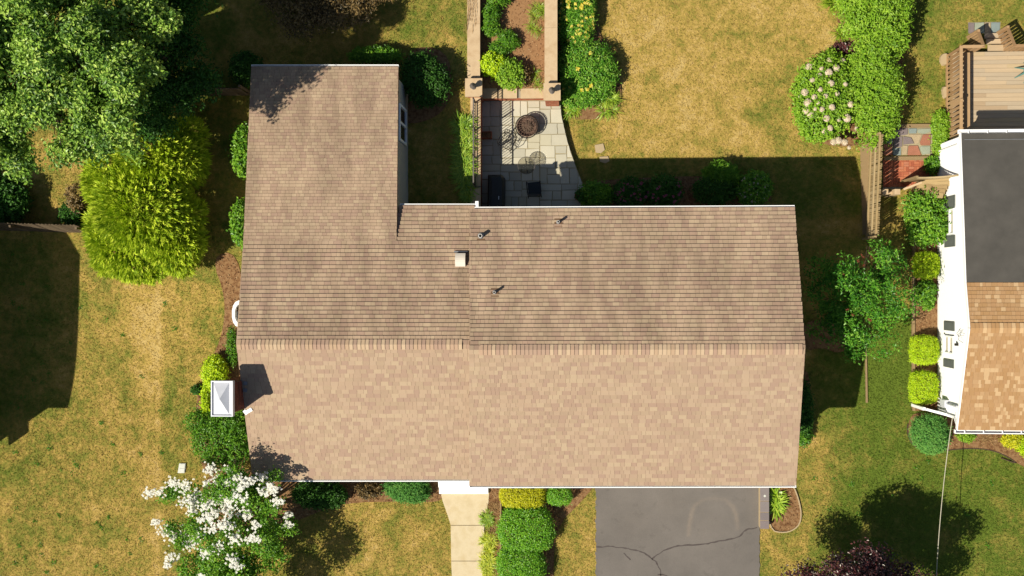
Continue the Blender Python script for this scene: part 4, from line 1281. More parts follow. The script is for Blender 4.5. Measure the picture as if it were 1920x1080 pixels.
def iron_chair(px, py, rot, label):
    c = P(px, py, ZP + .45); c.z = ZP
    r = root("patio_chair", c, label, "chair")
    R_ = Matrix.Translation(c) @ Matrix.Rotation(rot, 4, 'Z')
    q = lambda x, y, z: R_ @ Vector((x, y, z))
    s = MB()
    s.tube([q(-.28, -.26, .43), q(.28, -.26, .43), q(.26, .26, .42), q(-.26, .26, .42), q(-.28, -.26, .43)], .016, 5)
    for i in range(6):
        x = -.22 + .088 * i; s.tube([q(x, -.26, .43), q(x + .04 * math.sin(i * 2), 0, .42), q(x, .26, .42)], .008, 4)
    for i in range(4):
        y = -.18 + .12 * i; s.tube([q(-.27, y, .43), q(0, y + .04, .42), q(.27, y, .43)], .008, 4)
    s.build("seat", MAT['iron'], r)
    bk = MB(); pts = [q(-.27, .26, .42), q(-.28, .34, .75), q(-.2, .4, .95), q(0, .42, 1.0), q(.2, .4, .95), q(.28, .34, .75), q(.27, .26, .42)]
    bk.tube(pts, .018, 5)
    for i in range(5):
        x = -.18 + .09 * i; bk.tube([q(x, .27, .45), q(x * 1.1 + .03, .34, .7), q(x, .4, .95)], .008, 4)
    for z_ in (.58, .75): bk.tube([q(-.27, .3, z_), q(0, .33, z_ + .05), q(.27, .3, z_)], .008, 4)
    bk.build("backrest", MAT['iron'], r)
    for sx in (-1, 1):
        MB().tube([q(sx * .28, .3, .66), q(sx * .33, .05, .68), q(sx * .34, -.22, .66), q(sx * .3, -.28, .43)], .016, 5).build("armrest", MAT['iron'], r)
        for sy in (-1, 1):
            MB().tube([q(sx * .27, sy * .25, .43), q(sx * .31, sy * .3, 0)], .016, 5).build("leg", MAT['iron'], r)
    return r
iron_chair(951, 266, math.radians(-30), "scrollwork black iron chair beside the fire pit")

# glass table
zt = ZP + .62
c = P(987, 310, zt); c.z = ZP
tb = root("glass_table", c, "small round glass topped table with curved iron legs, half in shade", "table")
gm_, gnt, gb = new_mat("clear_glass")
gb.inputs["Base Color"].default_value = (.72, .76, .72, 1); gb.inputs["Transmission Weight"].default_value = .9; gb.inputs["Roughness"].default_value = .1; gb.inputs["IOR"].default_value = 1.15
tx = node(gnt, "ShaderNodeBsdfTransparent"); tx.inputs[0].default_value = (.72, .70, .64, 1)
mxs = node(gnt, "ShaderNodeMixShader"); mxs.inputs[0].default_value = .18
gnt.links.new(tx.outputs[0], mxs.inputs[1]); gnt.links.new(gb.outputs[0], mxs.inputs[2]); gnt.links.new(mxs.outputs[0], gnt.nodes["Material Output"].inputs[0])
MB().lathe(c, [(.36, .60), (.36, .61)], 32).build("tabletop", gm_, tb)
MB().ring((c.x, c.y, zt - .01), .36, .011, 36, 5).build("rim", MAT['iron_w'], tb)
for k in range(4):
    t = k * math.pi / 2 + .1
    h_ = Vector((math.cos(t), math.sin(t), 0))
    MB().tube([c + h_ * .30 + Vector((0, 0, .59)), c + h_ * .16 + Vector((0, 0, .5)), c + h_ * .05 + Vector((0, 0, .33)), c + h_ * .14 + Vector((0, 0, .12)), c + h_ * .26], .012, 5).build("leg", MAT['iron'], tb)

# covered grill
c = P(929, 352, ZP + .9); c.z = ZP
gr = root("barbecue_grill", c, "barbecue grill under a black cover against the rear house wall", "grill")
x0, x1, y0, y1 = c.x - .36, c.x + .34, P(929, 392, ZP + .9).y - .1, P(929, 327, ZP + .9).y
import bmesh
bm = bmesh.new()
secs = [(0.0, .36), (.55, .36), (.85, .34), (.98, .28), (1.04, .15)]
rings = []
for (z, hw_) in secs:
    k = hw_ / .36; ym = (y0 + y1) / 2; hy = (y1 - y0) / 2 * (1 if z < .9 else .97 * (0.7 + .3 * k))
    pts = [(-hw_, -hy), (hw_, -hy), (hw_ * 1.0, hy * .85), (hw_ * .75, hy), (-hw_ * .9, hy)]
    rings.append([bm.verts.new((c.x + x + random.uniform(-.01, .01), ym + y + random.uniform(-.015, .015), ZP + z)) for x, y in pts])
for i in range(len(rings) - 1):
    for k in range(5): bm.faces.new((rings[i][k], rings[i][(k+1) % 5], rings[i+1][(k+1) % 5], rings[i+1][k]))
bm.faces.new(rings[-1])
me = bpy.data.meshes.new("cover"); bm.to_mesh(me); bm.free(); me.materials.append(MAT['cover'])
link("cover", me, gr)
MB().box(c.x + .13, c.x + .16, P(937, 372, ZP + 1.06).y - .04, P(937, 372, ZP + 1.06).y + .1, ZP + 1.0, ZP + 1.06).build("handle", MAT['metal_l'], gr)
for sx in (-.3, .28):
    for yy in (y0 + .1, y1 - .12): MB().box(c.x + sx - .02, c.x + sx + .02, yy - .02, yy + .02, ZP - .0, ZP + .1).build("leg", MAT['iron'], gr)

# sling chair in the shade
def sling_chair(px, py, rot):
    c = P(px, py, ZP + .45); c.z = ZP
    r = root("patio_chair", c, "dark sling patio chair standing in the shade near the house wall", "chair")
    R_ = Matrix.Translation(c) @ Matrix.Rotation(rot, 4, 'Z'); q = lambda x, y, z: R_ @ Vector((x, y, z))
    MB().bar(q(0, -.27, .42), q(0, .24, .38), .5, .02).build("seat", MAT['sling'], r)
    MB().bar(q(0, -.25, .42), q(0, -.42, .95), .5, .02, (0, 1, 0)).build("backrest", MAT['sling'], r)
    for s_ in (-1, 1):
        MB().tube([q(s_*.27, .28, 0), q(s_*.28, .26, .6), q(s_*.28, .1, .63), q(s_*.27, -.3, .6), q(s_*.26, -.43, .97)], .018, 6).build("side_frame", MAT['iron'], r)
        MB().tube([q(s_*.27, -.2, .6), q(s_*.28, -.38, 0)], .018, 6).build("leg", MAT['iron'], r)
        MB().bar(q(s_*.28, .24, .645), q(s_*.28, -.22, .63), .05, .02).build("armrest", MAT['iron'], r)
sling_chair(1001, 352, math.radians(5))

# pots
c = P(1087, 367, ZP + .3); c.z = ZP
r = root("plant_pot", c, "round terracotta pot at the shaded corner of the patio", "plant pot")
MB().lathe(c, [(.13, 0), (.19, .3), (.22, .3), (.22, .36), (.19, .36), (.18, .3), (.0001, .29)], 18).build("pot", MAT['terra'], r)
L = Leaves(); crown(L, [(c.x, c.y, c.z + .42, .22, .22, .2)], 40, 6, .05, .09, .05); L.build("foliage", LEAF['dark'], r)
c = P(911, 253, ZP + .3); c.z = ZP
r = root("planter_box", c, "terracotta coloured planter box in the shade of the low wall", "planter")
b = MB(); w2, d2, h2 = .24, .15, .32
b.box(c.x - w2, c.x + w2, c.y - d2, c.y + d2, ZP, ZP + .04)
for (a1, b1, c1, d1) in ((-w2, -w2 + .03, -d2, d2), (w2 - .03, w2, -d2, d2), (-w2 + .03, w2 - .03, -d2, -d2 + .03), (-w2 + .03, w2 - .03, d2 - .03, d2)):
    b.box(c.x + a1, c.x + b1, c.y + c1, c.y + d1, ZP + .04, ZP + h2)
b.build("box", MAT['terra'], r)
MB().box(c.x - w2 + .03, c.x + w2 - .03, c.y - d2 + .03, c.y + d2 - .03, ZP + .04, ZP + h2 - .05).build("soil", MAT['mulch'], r)

# stepping stones and lawn lid
for (pts, lab) in (([(1115, 272), (1131, 269), (1134, 281), (1127, 287), (1117, 286)], "pale square stepping stone set in the sunlit rear lawn"),
                   ([(1124, 294), (1140, 293), (1143, 302), (1135, 306), (1125, 303)], "pale stepping stone at the edge of the house shadow on the rear lawn")):
    o = MB().prism([G(x, y, .05) for x, y in pts], .05, None).build("stepping_stone", MAT['stone_pale']); tag(o, lab, "stepping stone", "stepping stones in the rear lawn")
    NO_GRASS.append([(G(x, y).x, G(x, y).y) for x, y in pts])
r = root("valve_box", G(340, 878), "small white plastic lid lying in the left lawn", "utility box")
MB().prism([G(x, y, .07) for x, y in ((336, 869), (348, 869), (346, 887), (333, 887))], .07, None).build("box", MAT['box'], r)
MB().prism([G(x, y, .085) for x, y in ((338, 870), (347, 870), (346, 877.5), (337, 877.5))], .014, None).build("lid", MAT['box'], r)
MB().prism([G(x, y, .085) for x, y in ((336.5, 878.5), (346, 878.5), (345, 886), (335, 886))], .014, None).build("lid", MAT['box'], r)

# grey cap blocks beside the driveway
r = root("garden_wall", P(1433, 955), "low garden wall of four grey cap blocks beside the driveway", "garden wall")
za = .45
yb = [903, 939.5, 960.5, 976, 992]
a, c = P(1425, 903, za), P(1442, 992, za)
MB().box(a.x + .02, c.x - .02, c.y + .02, a.y, 0, za - .075).build("wall", MAT['stone_pale'], r)
MB().box(a.x + .005, c.x - .01, c.y + .01, a.y, za - .074, za - .012).build("mortar_bed", MAT['stone_pale'], r)
for i in range(4):
    p, q = P(1425.3, yb[i] + .7, za), P(1442, yb[i+1] - .2, za); MB().box(p.x, q.x, q.y, p.y, za - .07, za).build("cap_block", MAT['gray_cap'], r)
p = P(1434, 930, za); MB().lathe((p.x, p.y, za), [(.001, .001), (.05, .002), (.001, .004)], 10).build("pale_spot", MAT['box'], r)
NO_GRASS.append([(a.x, a.y), (c.x, a.y), (c.x, c.y), (a.x, c.y)])

# edge stones of the small bed by the driveway
bs = smooth_loop([(1440, 905), (1485, 905), (1497, 935), (1503, 965), (1497, 988), (1472, 1000), (1440, 993)], 2)
e = MB()
for i in range(len(bs)):
    p, q = bs[i], bs[(i+1) % len(bs)]
    if p[0] > 1455 or p[1] > 985: e.bar(G(*p, .05), G(*q, .05), .05, .08)
tag(e.build("bed_edging", MAT['stone_pale']), "curved pale edging strip round the small bed beside the driveway", "edging")
# dark edging of the curved neighbour bed
bs = smooth_loop([(1704, 785), (1700, 812), (1712, 838), (1745, 848), (1790, 842), (1840, 840), (1880, 850), (1920, 878)], 2)
e = MB()
for i in range(len(bs) - 5): e.bar(G(*bs[i], .03), G(*bs[i+1], .03), .04, .08)
tag(e.build("bed_edging", MAT['bark']), "dark curved edging between the neighbour's mulch bed and lawn", "edging")
# timber edging right of walkway and side boundary
tag(MB().bar(G(939, 935, .12), G(938, 1300, .12), .06, .24).build("timber_edging", MAT['timber']), "timber board edging between walkway strip and hedge bed", "edging")
tag(MB().bar(G(1623, 645, .04), G(1625, 755, .04), .07, .09).build("timber_edging", MAT['timber']), "thin timber edging on the grass between the two houses", "edging")
tag(MB().bar(G(1714, 385, .06), G(1712, 630, .06), .11, .14).bar(G(1712, 637, .06), G(1713, 770, .06), .11, .14).build("timber_edging", MAT['timber']), "timber edging along the bed beside the white house wall", "edging")

# ================================================================== FENCES
def picket_fence(pa, pb, base_z, h, label, mat, board_w, gap, rails, side, group=None, name="fence", uneven=.03, rail_mat=None, lean=0.0):
    """fence whose foot runs pa->pb; rails on the `side` (+1 left of travel)"""
    d = Vector((pb.x - pa.x, pb.y - pa.y, 0)); Ln = d.length; d.normalize(); nrm = Vector((-d.y, d.x, 0)) * side
    r = root(name, pa, label, "fence", group)
    zat = lambda t: pa.z + (pb.z - pa.z) * t
    pk = MB(); w2 = board_w / 2
    pk.v = []; 
    prof = [(-w2, 0), (w2, 0), (w2, h - .06), (w2 * .4, h), (-w2 * .4, h), (-w2, h - .06)]
    for y in (-.01, .01):
        for x, z in prof: pk.v.append((x, y, z))
    n = 6; pk.f = [tuple(range(n)), tuple(reversed(range(n, 2*n)))] + [(i, n + i, n + (i+1) % n, (i+1) % n) for i in range(n)]
    me = pk.mesh("picket", MAT[mat])
    ang = math.atan2(d.y, d.x); k = int(Ln / (board_w + gap))
    for i in range(k):
        t = (i + .5) / k; p = pa + d * (Ln * t); p.z = zat(t) + random.uniform(-uneven, uneven)
        link("picket", me, r, Matrix.Translation(p) @ Matrix.Rotation(ang, 4, 'Z') @ Matrix.Rotation(-lean, 4, 'X') @ Matrix.Rotation(random.uniform(-.02, .02), 4, 'Y'))
    for hz in rails:
        o = nrm * .045 + Vector((-d.y, d.x, 0)) * (math.tan(lean) * hz)
        MB().bar(Vector((pa.x, pa.y, pa.z + hz)) + o, Vector((pb.x, pb.y, pb.z + hz)) + o, .06, .09).build("rail", MAT[rail_mat or mat], r)
    np_ = max(2, int(Ln / 2.4) + 1)
    for i in range(np_):
        t = i / (np_ - 1); p = pa.lerp(pb, t) + nrm * .11
        MB().box(p.x - .045, p.x + .045, p.y - .045, p.y + .045, p.z - .1, p.z + h - .05).build("post", MAT[rail_mat or mat], r)
    return r
picket_fence(G(1631, 262), G(1623, 448), 0, 1.75, "weathered cedar picket fence running north-south between the two back gardens", 'fence', .066, .014, (.35, .95, 1.5), -1)
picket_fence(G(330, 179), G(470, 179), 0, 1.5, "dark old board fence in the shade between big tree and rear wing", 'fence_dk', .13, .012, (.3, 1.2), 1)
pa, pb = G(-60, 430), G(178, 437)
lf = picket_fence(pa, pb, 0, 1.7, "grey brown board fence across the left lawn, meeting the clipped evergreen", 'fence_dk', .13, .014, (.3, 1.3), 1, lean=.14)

# neighbour's wooden gate with lattice wing
zl = 1.9
r = root("garden_gate", P(1690, 345), "wooden lattice topped gate panel between picket fence and white house", "gate")
gx0, gx1 = P(1692, 340).x, NXW - .05; gy = P(1720, 341).y
bw = .11; x = gx0; me = MB().box(0, bw - .006, -.012, .012, 0, 1.45).mesh("board", MAT['fence'])
while x < gx1 - bw:
    link("board", me, r, Matrix.Translation((x, gy, 0))); x += bw
MB().box(gx0 - .09, gx0, gy - .045, gy + .045, 0, 1.9).build("post", MAT['fence'], r)
MB().bar((gx0, gy, 1.49), (gx1, gy, 1.49), .06, .07).build("rail", MAT['fence'], r)
la = MB()
for k in range(14):
    xx = gx0 + (gx1 - gx0) * k / 14
    top = 1.55 + .75 * (max(0, (k - 4) / 10)) ** 2
    if top > 1.6:
        la.bar((xx, gy - .008, 1.52), (min(gx1, xx + .25), gy - .008, top), .03, .008, (0, 1, 0)); la.bar((min(gx1, xx + .25), gy + .008, 1.52), (xx, gy + .008, top), .03, .008, (0, 1, 0))
la.build("lattice", MAT['fence'], r)
pts = [(gx0 + (gx1 - gx0) * t, gy, 1.55 + .8 * max(0, (t - .28) / .72) ** 2) for t in np.linspace(0, 1, 10)]
tc = MB()
for i in range(9): tc.bar(pts[i], pts[i+1], .06, .04)
tc.build("top_rail", MAT['fence'], r)
r = root("cellar_bulkhead", P(1745, 352), "sloping weathered grey cellar hatch against the white house wall below the gate", "cellar hatch")
q4 = [P(1727, 340, .75), P(1786, 333, 1.35), P(1766, 371, 1.35), P(1710, 364, .45)]
hb = MB(); hb.v = [(p.x, p.y, 0) for p in q4] + [tuple(p) for p in q4]
hb.f = [(3, 2, 1, 0), (4, 5, 6, 7)] + [(k, (k+1) % 4, 4 + (k+1) % 4, 4 + k) for k in range(4)]
hb.build("body", MAT['fence'], r)
for k in range(5):
    t = (k + .5) / 5; e0 = q4[0].lerp(q4[3], t); e1 = q4[1].lerp(q4[2], t)
    MB().bar(e0 + Vector((0, 0, .03)), e1 + Vector((0, 0, .03)), .21, .03).build("board", MAT['fence'], r)
# two pale gate posts with a bottom board
r = root("gate_posts", P(1672, 360), "pair of pale wooden gate posts with a board between, at the end of brick paving", "gate")
for (x0, x1, y0, y1) in ((1655, 1665.5, 354.5, 364.5), (1677.5, 1688, 354.5, 364.5)):
    p, q = P(x0, y0, 1.2), P(x1, y1, 1.2); MB().box(p.x, q.x, q.y, p.y, 0, 1.2).build("post", MAT['cast'], r)
p, q = P(1665.5, 359, .9), P(1677.5, 364, .9); MB().box(p.x, q.x, q.y, p.y, 0, .9).build("board", MAT['cast'], r)
o = MB().bar(P(1694, 355, 1.0), P(1728, 342, 1.15), .08, .1).build("gate_rail", MAT['cast']); tag(o, "pale slanting wooden rail beside the brick paving", "rail")

# white vinyl fence stub by the neighbour's front corner
zt = 1.25
p0, p1 = P(1731, 766, zt), P(1791, 782, zt)
r = root("vinyl_fence", (p0.x, p0.y, 0), "short white vinyl fence at the front corner of the white house", "fence")
MB().bar(p0, p1, .10, .06).build("top_rail", MAT['white'], r)
MB().bar((p0.x, p0.y, .2), (p1.x, p1.y, .2), .05, .12).build("bottom_rail", MAT['white'], r)
d = (p1 - p0); k = int(d.length / .15); me = MB().box(-.05, .05, -.01, .01, .15, zt - .03).mesh("picket", MAT['white']); ang = math.atan2(d.y, d.x)
for i in range(1, k): link("picket", me, r, Matrix.Translation((p0.x + d.x * i / k, p0.y + d.y * i / k, 0)) @ Matrix.Rotation(ang, 4, 'Z'))
for p in (p0, p1): MB().box(p.x - .06, p.x + .06, p.y - .06, p.y + .06, 0, zt + .12).build("post", MAT['white'], r)

# ================================================================== DECK
ZD = .55; ZT = 1.5
dk = root("deck", P(1860, 170, 0), "weathered wooden deck with railing, bench and steps behind the white house", "deck")
dx0 = P(1801, 170, ZT).x; dx1 = dx0 + 7.5
dy1, dy0 = P(1850, 97, ZD).y, yRe + .12
MB().box(dx0 + .05, dx1, dy0, dy1 - .02, ZD - .25, ZD - .031).build("deck_frame", MAT['deck_v'], dk)
nb_ = 21; bw = (dy1 - dy0) / nb_
bx = dx0 + .07; widths = (P(1848, 170, ZD).x - bx, 0)
for i in range(nb_):
    y0 = dy0 + bw * i
    cuts = [bx, dx1] if i % 3 == 0 else [bx, P(1848 + (i % 2) * 40 + random.uniform(-2, 2), 170, ZD).x, dx1]
    for a, b_ in zip(cuts[:-1], cuts[1:]):
        MB().box(a + .002, b_ - .002, y0 + .004, y0 + bw - .004, ZD - .03, ZD + random.uniform(-.002, .003)).build("deck_board", MAT['deck'], dk)
# west railing with broad vertical balusters
MB().box(dx0 - .03, dx0 + .09, dy0, dy1 + .04, ZT - .04, ZT).build("top_rail", MAT['deck_v'], dk)
MB().box(dx0 - .05, dx0 - .012, dy0, dy1, .06, .2).build("skirt_board", MAT['deck_v'], dk)
me = MB().box(-.02, .012, -.055, .055, .2, ZT - .045).mesh("baluster", MAT['deck_v'])
n = int((dy1 - dy0) / .18)
for i in range(n + 1): link("baluster", me, dk, Matrix.Translation((dx0 - .0, dy0 + .06 + (dy1 - dy0 - .12) * i / n, 0)))
# north railing stub
nx1 = P(1846, 92, ZT).x
MB().box(dx0 + .09, nx1, dy1 - .06, dy1 + .06, ZT - .04, ZT).build("top_rail", MAT['deck_v'], dk)
for i in range(5): link("baluster", me, dk, Matrix.Translation((dx0 + .2 + (nx1 - dx0 - .25) * i / 4, dy1 + .02, 0)) @ Matrix.Rotation(math.pi / 2, 4, 'Z'))
nx2 = P(1903, 92, ZT).x
MB().box(nx2, dx1, dy1 - .06, dy1 + .06, ZT - .04, ZT).build("top_rail", MAT['deck_v'], dk)
for i in range(14): link("baluster", me, dk, Matrix.Translation((nx2 + .1 + .18 * i, dy1 + .02, 0)) @ Matrix.Rotation(math.pi / 2, 4, 'Z'))
# bench along the railing
bn0, bn1 = P(1807.5, 170, ZD + .42).x, P(1819, 170, ZD + .42).x
for i in range(3):
    a = bn0 + (bn1 - bn0) * i / 3; MB().box(a + .004, a + (bn1 - bn0) / 3 - .004, dy0 + .1, dy1 - .12, ZD + .38, ZD + .42).build("bench_plank", MAT['deck_v'], dk)
for i in range(4):
    y = dy0 + .4 + (dy1 - dy0 - .8) * i / 3; MB().box(bn0 + .04, bn1 - .04, y - .04, y + .04, ZD + .004, ZD + .379).build("bench_support", MAT['deck_v'], dk)
p = P(1803, 187, ZT + .08); MB().box(p.x - .045, p.x + .06, p.y - .05, p.y + .05, ZD, ZT + .08).build("post", MAT['deck_v'], dk)
# steps and stair rails
sx0, sx1 = P(1848, 80, .3).x, P(1884, 80, .3).x
for i, (y0, y1, z) in enumerate(((95.5, 84, .52), (83, 73, .36), (72, 62, .2))):
    pa_, pb_ = P(1860, y0, z), P(1860, y1, z); MB().box(sx0, sx1 + .1, pa_.y, pb_.y, z - .04, z).build("tread", MAT['deck'], dk)
for (q0, q1) in (((1845, 88), (1834, 58)), ((1903, 86), (1889, 51))):
    a, b_ = P(q0[0], q0[1], ZT), P(q1[0], q1[1], 1.05)
    MB().bar(a, b_, .11, .04).build("stair_rail", MAT['deck_v'], dk)
    for i in range(6):
        t = .08 + .84 * i / 5; p = a.lerp(b_, t); z0 = max(0.02, ZD * (1 - t) - .1)
        MB().box(p.x - .02, p.x + .02, p.y - .05, p.y + .05, z0, p.z - .025).build("baluster", MAT['deck_v'], dk)
    MB().box(b_.x - .05, b_.x + .05, b_.y - .05, b_.y + .05, 0, 1.12).build("post", MAT['deck_v'], dk)
NO_GRASS.append([(dx0 - .05, dy0), (dx1, dy0), (dx1, dy1), (dx0 - .05, dy1)])
# small teal garden stool at the frame edge
c = P(1929, 132, ZD + .45); c.z = ZD
um = root("garden_stool", c, "small teal folding stool on the deck, cut by the right picture edge", "stool")
MB().lathe(c, [(.001, .43), (.2, .43), (.21, .445), (.2, .46), (.001, .46)], 16).build("seat", MAT['teal'], um)
for k in range(6):
    t = math.pi + .62 * (k - 2.5) * 1.68
    MB().tube([c + Vector((.15 * math.cos(t), .15 * math.sin(t), .43)), c + Vector((.3 * math.cos(t), .3 * math.sin(t), .22)), c + Vector((.42 * math.cos(t), .42 * math.sin(t), 0))], [.045, .03, .015], 6).build("leg", MAT['teal'], um)

# flagged path beside the deck and brick paving
path = tag(sheet("flagstone_path", [(1655, 233), (1748, 233), (1748, 291), (1655, 291)], MAT['joint'], .01, None), kind="structure")
stones = [("st_purple", [(1660, 240), (1680, 240), (1682, 256), (1662, 257)]), ("st_blue", [(1661, 246), (1674, 245), (1673, 268), (1661, 268)][0:0]),
          ("st_purple", [(1678, 241), (1702, 240), (1702, 252), (1680, 256)]), ("st_blue", [(1704, 241), (1719, 241), (1718, 250), (1705, 250)]),
          ("st_green", [(1720, 242), (1745, 241), (1745, 247), (1733, 251), (1721, 249)]), ("st_red", [(1731, 252), (1745, 252), (1744, 272), (1727, 272), (1725, 267)]),
          ("st_tan", [(1704, 252), (1729, 252), (1723, 266), (1716, 271), (1710, 258)]), ("st_purple", [(1694, 256), (1708, 258), (1714, 269), (1694, 271)]),
          ("st_red", [(1704, 273), (1721, 273), (1727, 291), (1702, 291)]), ("st_green", [(1728, 274), (1744, 274), (1744, 288), (1730, 290), (1724, 277)]),
          ("st_tan", [(1693, 273), (1702, 273), (1700, 290), (1691, 290)]), ("st_red", [(1657, 270), (1672, 270), (1673, 291), (1657, 291)]),
          ("st_blue", [(1675, 279), (1689, 277), (1689, 291), (1675, 291)]), ("st_blue", [(1662, 259), (1674, 258), (1673, 268), (1661, 268)]),
          ("st_purple", [(1677, 257), (1692, 256), (1691, 275), (1676, 277)])]
for k, pts in stones:
    if len(pts) > 2: MB().prism([P(x, y, .05) for x, y in pts], .012, .05 + random.uniform(0, .008)).build("flagstone", MAT[k], path)
for (y0, y1, lab) in ((233, 238.5, "timber sleeper at the north end of the coloured flagstones"), (293.5, 300, "timber sleeper between coloured flagstones and brick paving")):
    p, q = P(1658, y0, .1), P(1748, y1, .1); o = MB().box(p.x, q.x, q.y, p.y, 0, .1).build("timber_sleeper", MAT['timber']); tag(o, lab, "sleeper", "sleepers across the flagstone path")
bp = tag(sheet("brick_paving", [(1655, 300), (1745, 300), (1745, 352), (1655, 355)], MAT['mortar'], .008, None), kind="structure")
a, c = P(1656, 301, .04), P(1744, 350, .04); bb = MB()
s = .21; j = 0; y = c.y
while y < a.y - .05:
    x = a.x; i = 0
    while x < c.x - .05:
        if (i + j) % 2 == 0:
            for k in range(2): bb.box(x + .004, x + s - .004, y + k * s/2 + .004, y + (k+1) * s/2 - .004, .01, .04 + random.uniform(-.003, .003))
        else:
            for k in range(2): bb.box(x + k * s/2 + .004, x + (k+1) * s/2 - .004, y + .004, y + s - .004, .01, .04 + random.uniform(-.003, .003))
        x += s; i += 1
    y += s; j += 1
me = bb.mesh("paving_bricks", MAT['brick']); at = me.attributes.new("tint", 'FLOAT', 'FACE'); at.data.foreach_set("value", np.repeat(RNG.random(len(me.polygons) // 6), 6).astype(np.float32))
link("paving_bricks", me, bp, None, None, "stuff")
pad = tag(sheet("stone_landing", [(1815, 42), (1876, 41), (1875, 63), (1815, 63)], MAT['joint'], .01, None), kind="structure")
for k, pts in (("st_purple", [(1816, 43), (1827, 43), (1826, 62), (1816, 62)]), ("st_green", [(1828, 43), (1845, 42), (1846, 62), (1828, 62)]), ("st_tan", [(1847, 42), (1857, 42), (1858, 62), (1847, 62)]), ("st_blue", [(1859, 42), (1875, 42), (1874, 62), (1859, 62)])):
    MB().prism([P(x, y, .05) for x, y in pts], .012, .05).build("flagstone", MAT[k], pad)
for (pts, lab) in (([(1765, 103), (1774, 99), (1780, 105), (1779, 118), (1770, 122), (1764, 115)], "rounded pale rock beside the deck railing"), ([(1767, 163), (1778, 162), (1779, 180), (1770, 184)], "pinkish flat rock at the foot of the deck railing")):
    ps = [G(x, y, .16) for x, y in smooth_loop(pts, 1)]
    o = MB().prism(ps, .2, None); cx = sum(p.x for p in ps) / len(ps); cy = sum(p.y for p in ps) / len(ps); n = len(ps)
    for i in range(n): o.v[i] = (cx + (o.v[i][0] - cx) * 1.15, cy + (o.v[i][1] - cy) * 1.15, -.03)
    tag(o.build("rock", MAT['stone_pale']), lab, "rock")

# ================================================================== PLANTS
def tree(name, label, base_px, lobes_px, leaf, clumps, per, cr, ll, lw, cat="tree", sub=0, subr=.45, trunk_r=.16, group=None, up=.45, tintc=(.15, .85), inner=.5, amp=.25, low=-.35, droop=.1, z0=None):
    """lobes_px: (px, py, z above ground, r px, rz m)"""
    b = G(*base_px); zb = b.z
    r = root(name, b, label, cat, group)
    lb = []
    for (px, py, z, rp, rz) in lobes_px:
        p = P(px, py, zb + z); k = (H - zb - z) / F; lb.append((p.x, p.y, p.z, rp * k, rp * k, rz))
    cl = lb
    if sub:          # each bough carries several separate leaf masses
        cl = []
        for l in lb:
            for d in dirs_up(sub, -.15):
                f = random.uniform(.5, .95); q = random.uniform(.75, 1.25) * subr
                cl.append((l[0] + d[0] * l[3] * f, l[1] + d[1] * l[4] * f, l[2] + d[2] * l[5] * f * random.uniform(.6, 1.3), l[3] * q, l[4] * q, l[5] * q * .8))
    L = Leaves(); crown(L, cl, clumps, per, cr, ll, lw, inner, up, seed=int(base_px[0] + base_px[1]), tintc=tintc, low=low, amp=amp, droop=droop)
    L.build("crown", LEAF[leaf], r)
    tk = MB(); hz = min(l[2] - l[5] * .3 for l in lb)
    cx = sum(l[0] for l in lb) / len(lb); cy = sum(l[1] for l in lb) / len(lb)
    fork = Vector((b.x + (cx - b.x) * .3, b.y + (cy - b.y) * .3, max(zb + .5, zb + (hz - zb) * .7)))
    tk.tube([b - Vector((0, 0, .2)), b.lerp(fork, .5) + Vector((.05, .03, 0)), fork], [trunk_r * 1.25, trunk_r, trunk_r * .85], 8)
    to = tk.build("trunk", MAT['bark'], r)
    for l in lb:
        t = Vector(l[:3]); m_ = fork.lerp(t, .5) + Vector((random.uniform(-.2, .2), random.uniform(-.2, .2), .15))
        lm = MB().tube([fork, m_, t], [trunk_r * .6, trunk_r * .35, trunk_r * .12], 6)
        for _ in range(5):
            d = dirs_up(1, -.1)[0]; e_ = t + Vector((d[0] * l[3] * .7, d[1] * l[4] * .7, d[2] * l[5] * .7)); lm.tube([m_, (m_ + e_) / 2 + Vector((0, 0, .1)), e_], [trunk_r * .22, trunk_r * .12, .01], 5)
        lm.build("limb", MAT['bark'], r)
    return r, lb

# big maple top left
tree("maple_tree", "huge broadleaf tree with pale green sunlit leaves, top left corner", (120, 120),
     [(60, 30, 8.6, 95, 1.9), (150, 80, 8.2, 75, 1.6), (40, 140, 8.0, 95, 1.8), (130, 190, 7.4, 85, 1.7), (215, 150, 8.2, 68, 1.6), (60, 240, 6.4, 75, 1.5), (140, 265, 6.8, 55, 1.2), (215, 225, 7.6, 52, 1.3), (-50, 80, 8.4, 110, 2.0), (-40, 220, 7.0, 100, 1.8), (40, -80, 8.6, 110, 1.9), (180, 10, 7.4, 70, 1.6), (250, 110, 7.6, 48, 1.3), (190, -70, 7.6, 90, 1.6), (20, 285, 5.4, 40, .9), (85, 140, 8.6, 60, 1.5), (225, 268, 7.6, 36, 1.0), (255, 160, 8.6, 46, 1.2), (238, 228, 8.2, 40, 1.0), (262, 40, 7.6, 60, 1.3)],
     'maple', 2500, 40, .15, .15, .09, trunk_r=.38, tintc=(0, .85), amp=.25, inner=.4, up=.42, sub=8, subr=.36)
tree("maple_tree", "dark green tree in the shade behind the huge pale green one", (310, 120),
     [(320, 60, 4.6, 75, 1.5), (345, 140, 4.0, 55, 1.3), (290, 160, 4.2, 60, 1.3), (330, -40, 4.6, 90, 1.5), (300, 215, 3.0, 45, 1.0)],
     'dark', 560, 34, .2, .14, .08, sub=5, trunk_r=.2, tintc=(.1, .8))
# tree outside the top-left edge whose crown closes the canopy
tree("maple_tree", "broadleaf tree standing north of the huge one, its crown cut by the picture top", (60, -180),
     [(60, -190, 8.6, 120, 2.0), (180, -170, 8.0, 90, 1.7), (-60, -170, 8, 110, 1.8), (280, -120, 6.6, 80, 1.6), (390, -90, 5.2, 70, 1.4)], 'maple', 420, 45, .34, .17, .1, trunk_r=.32)

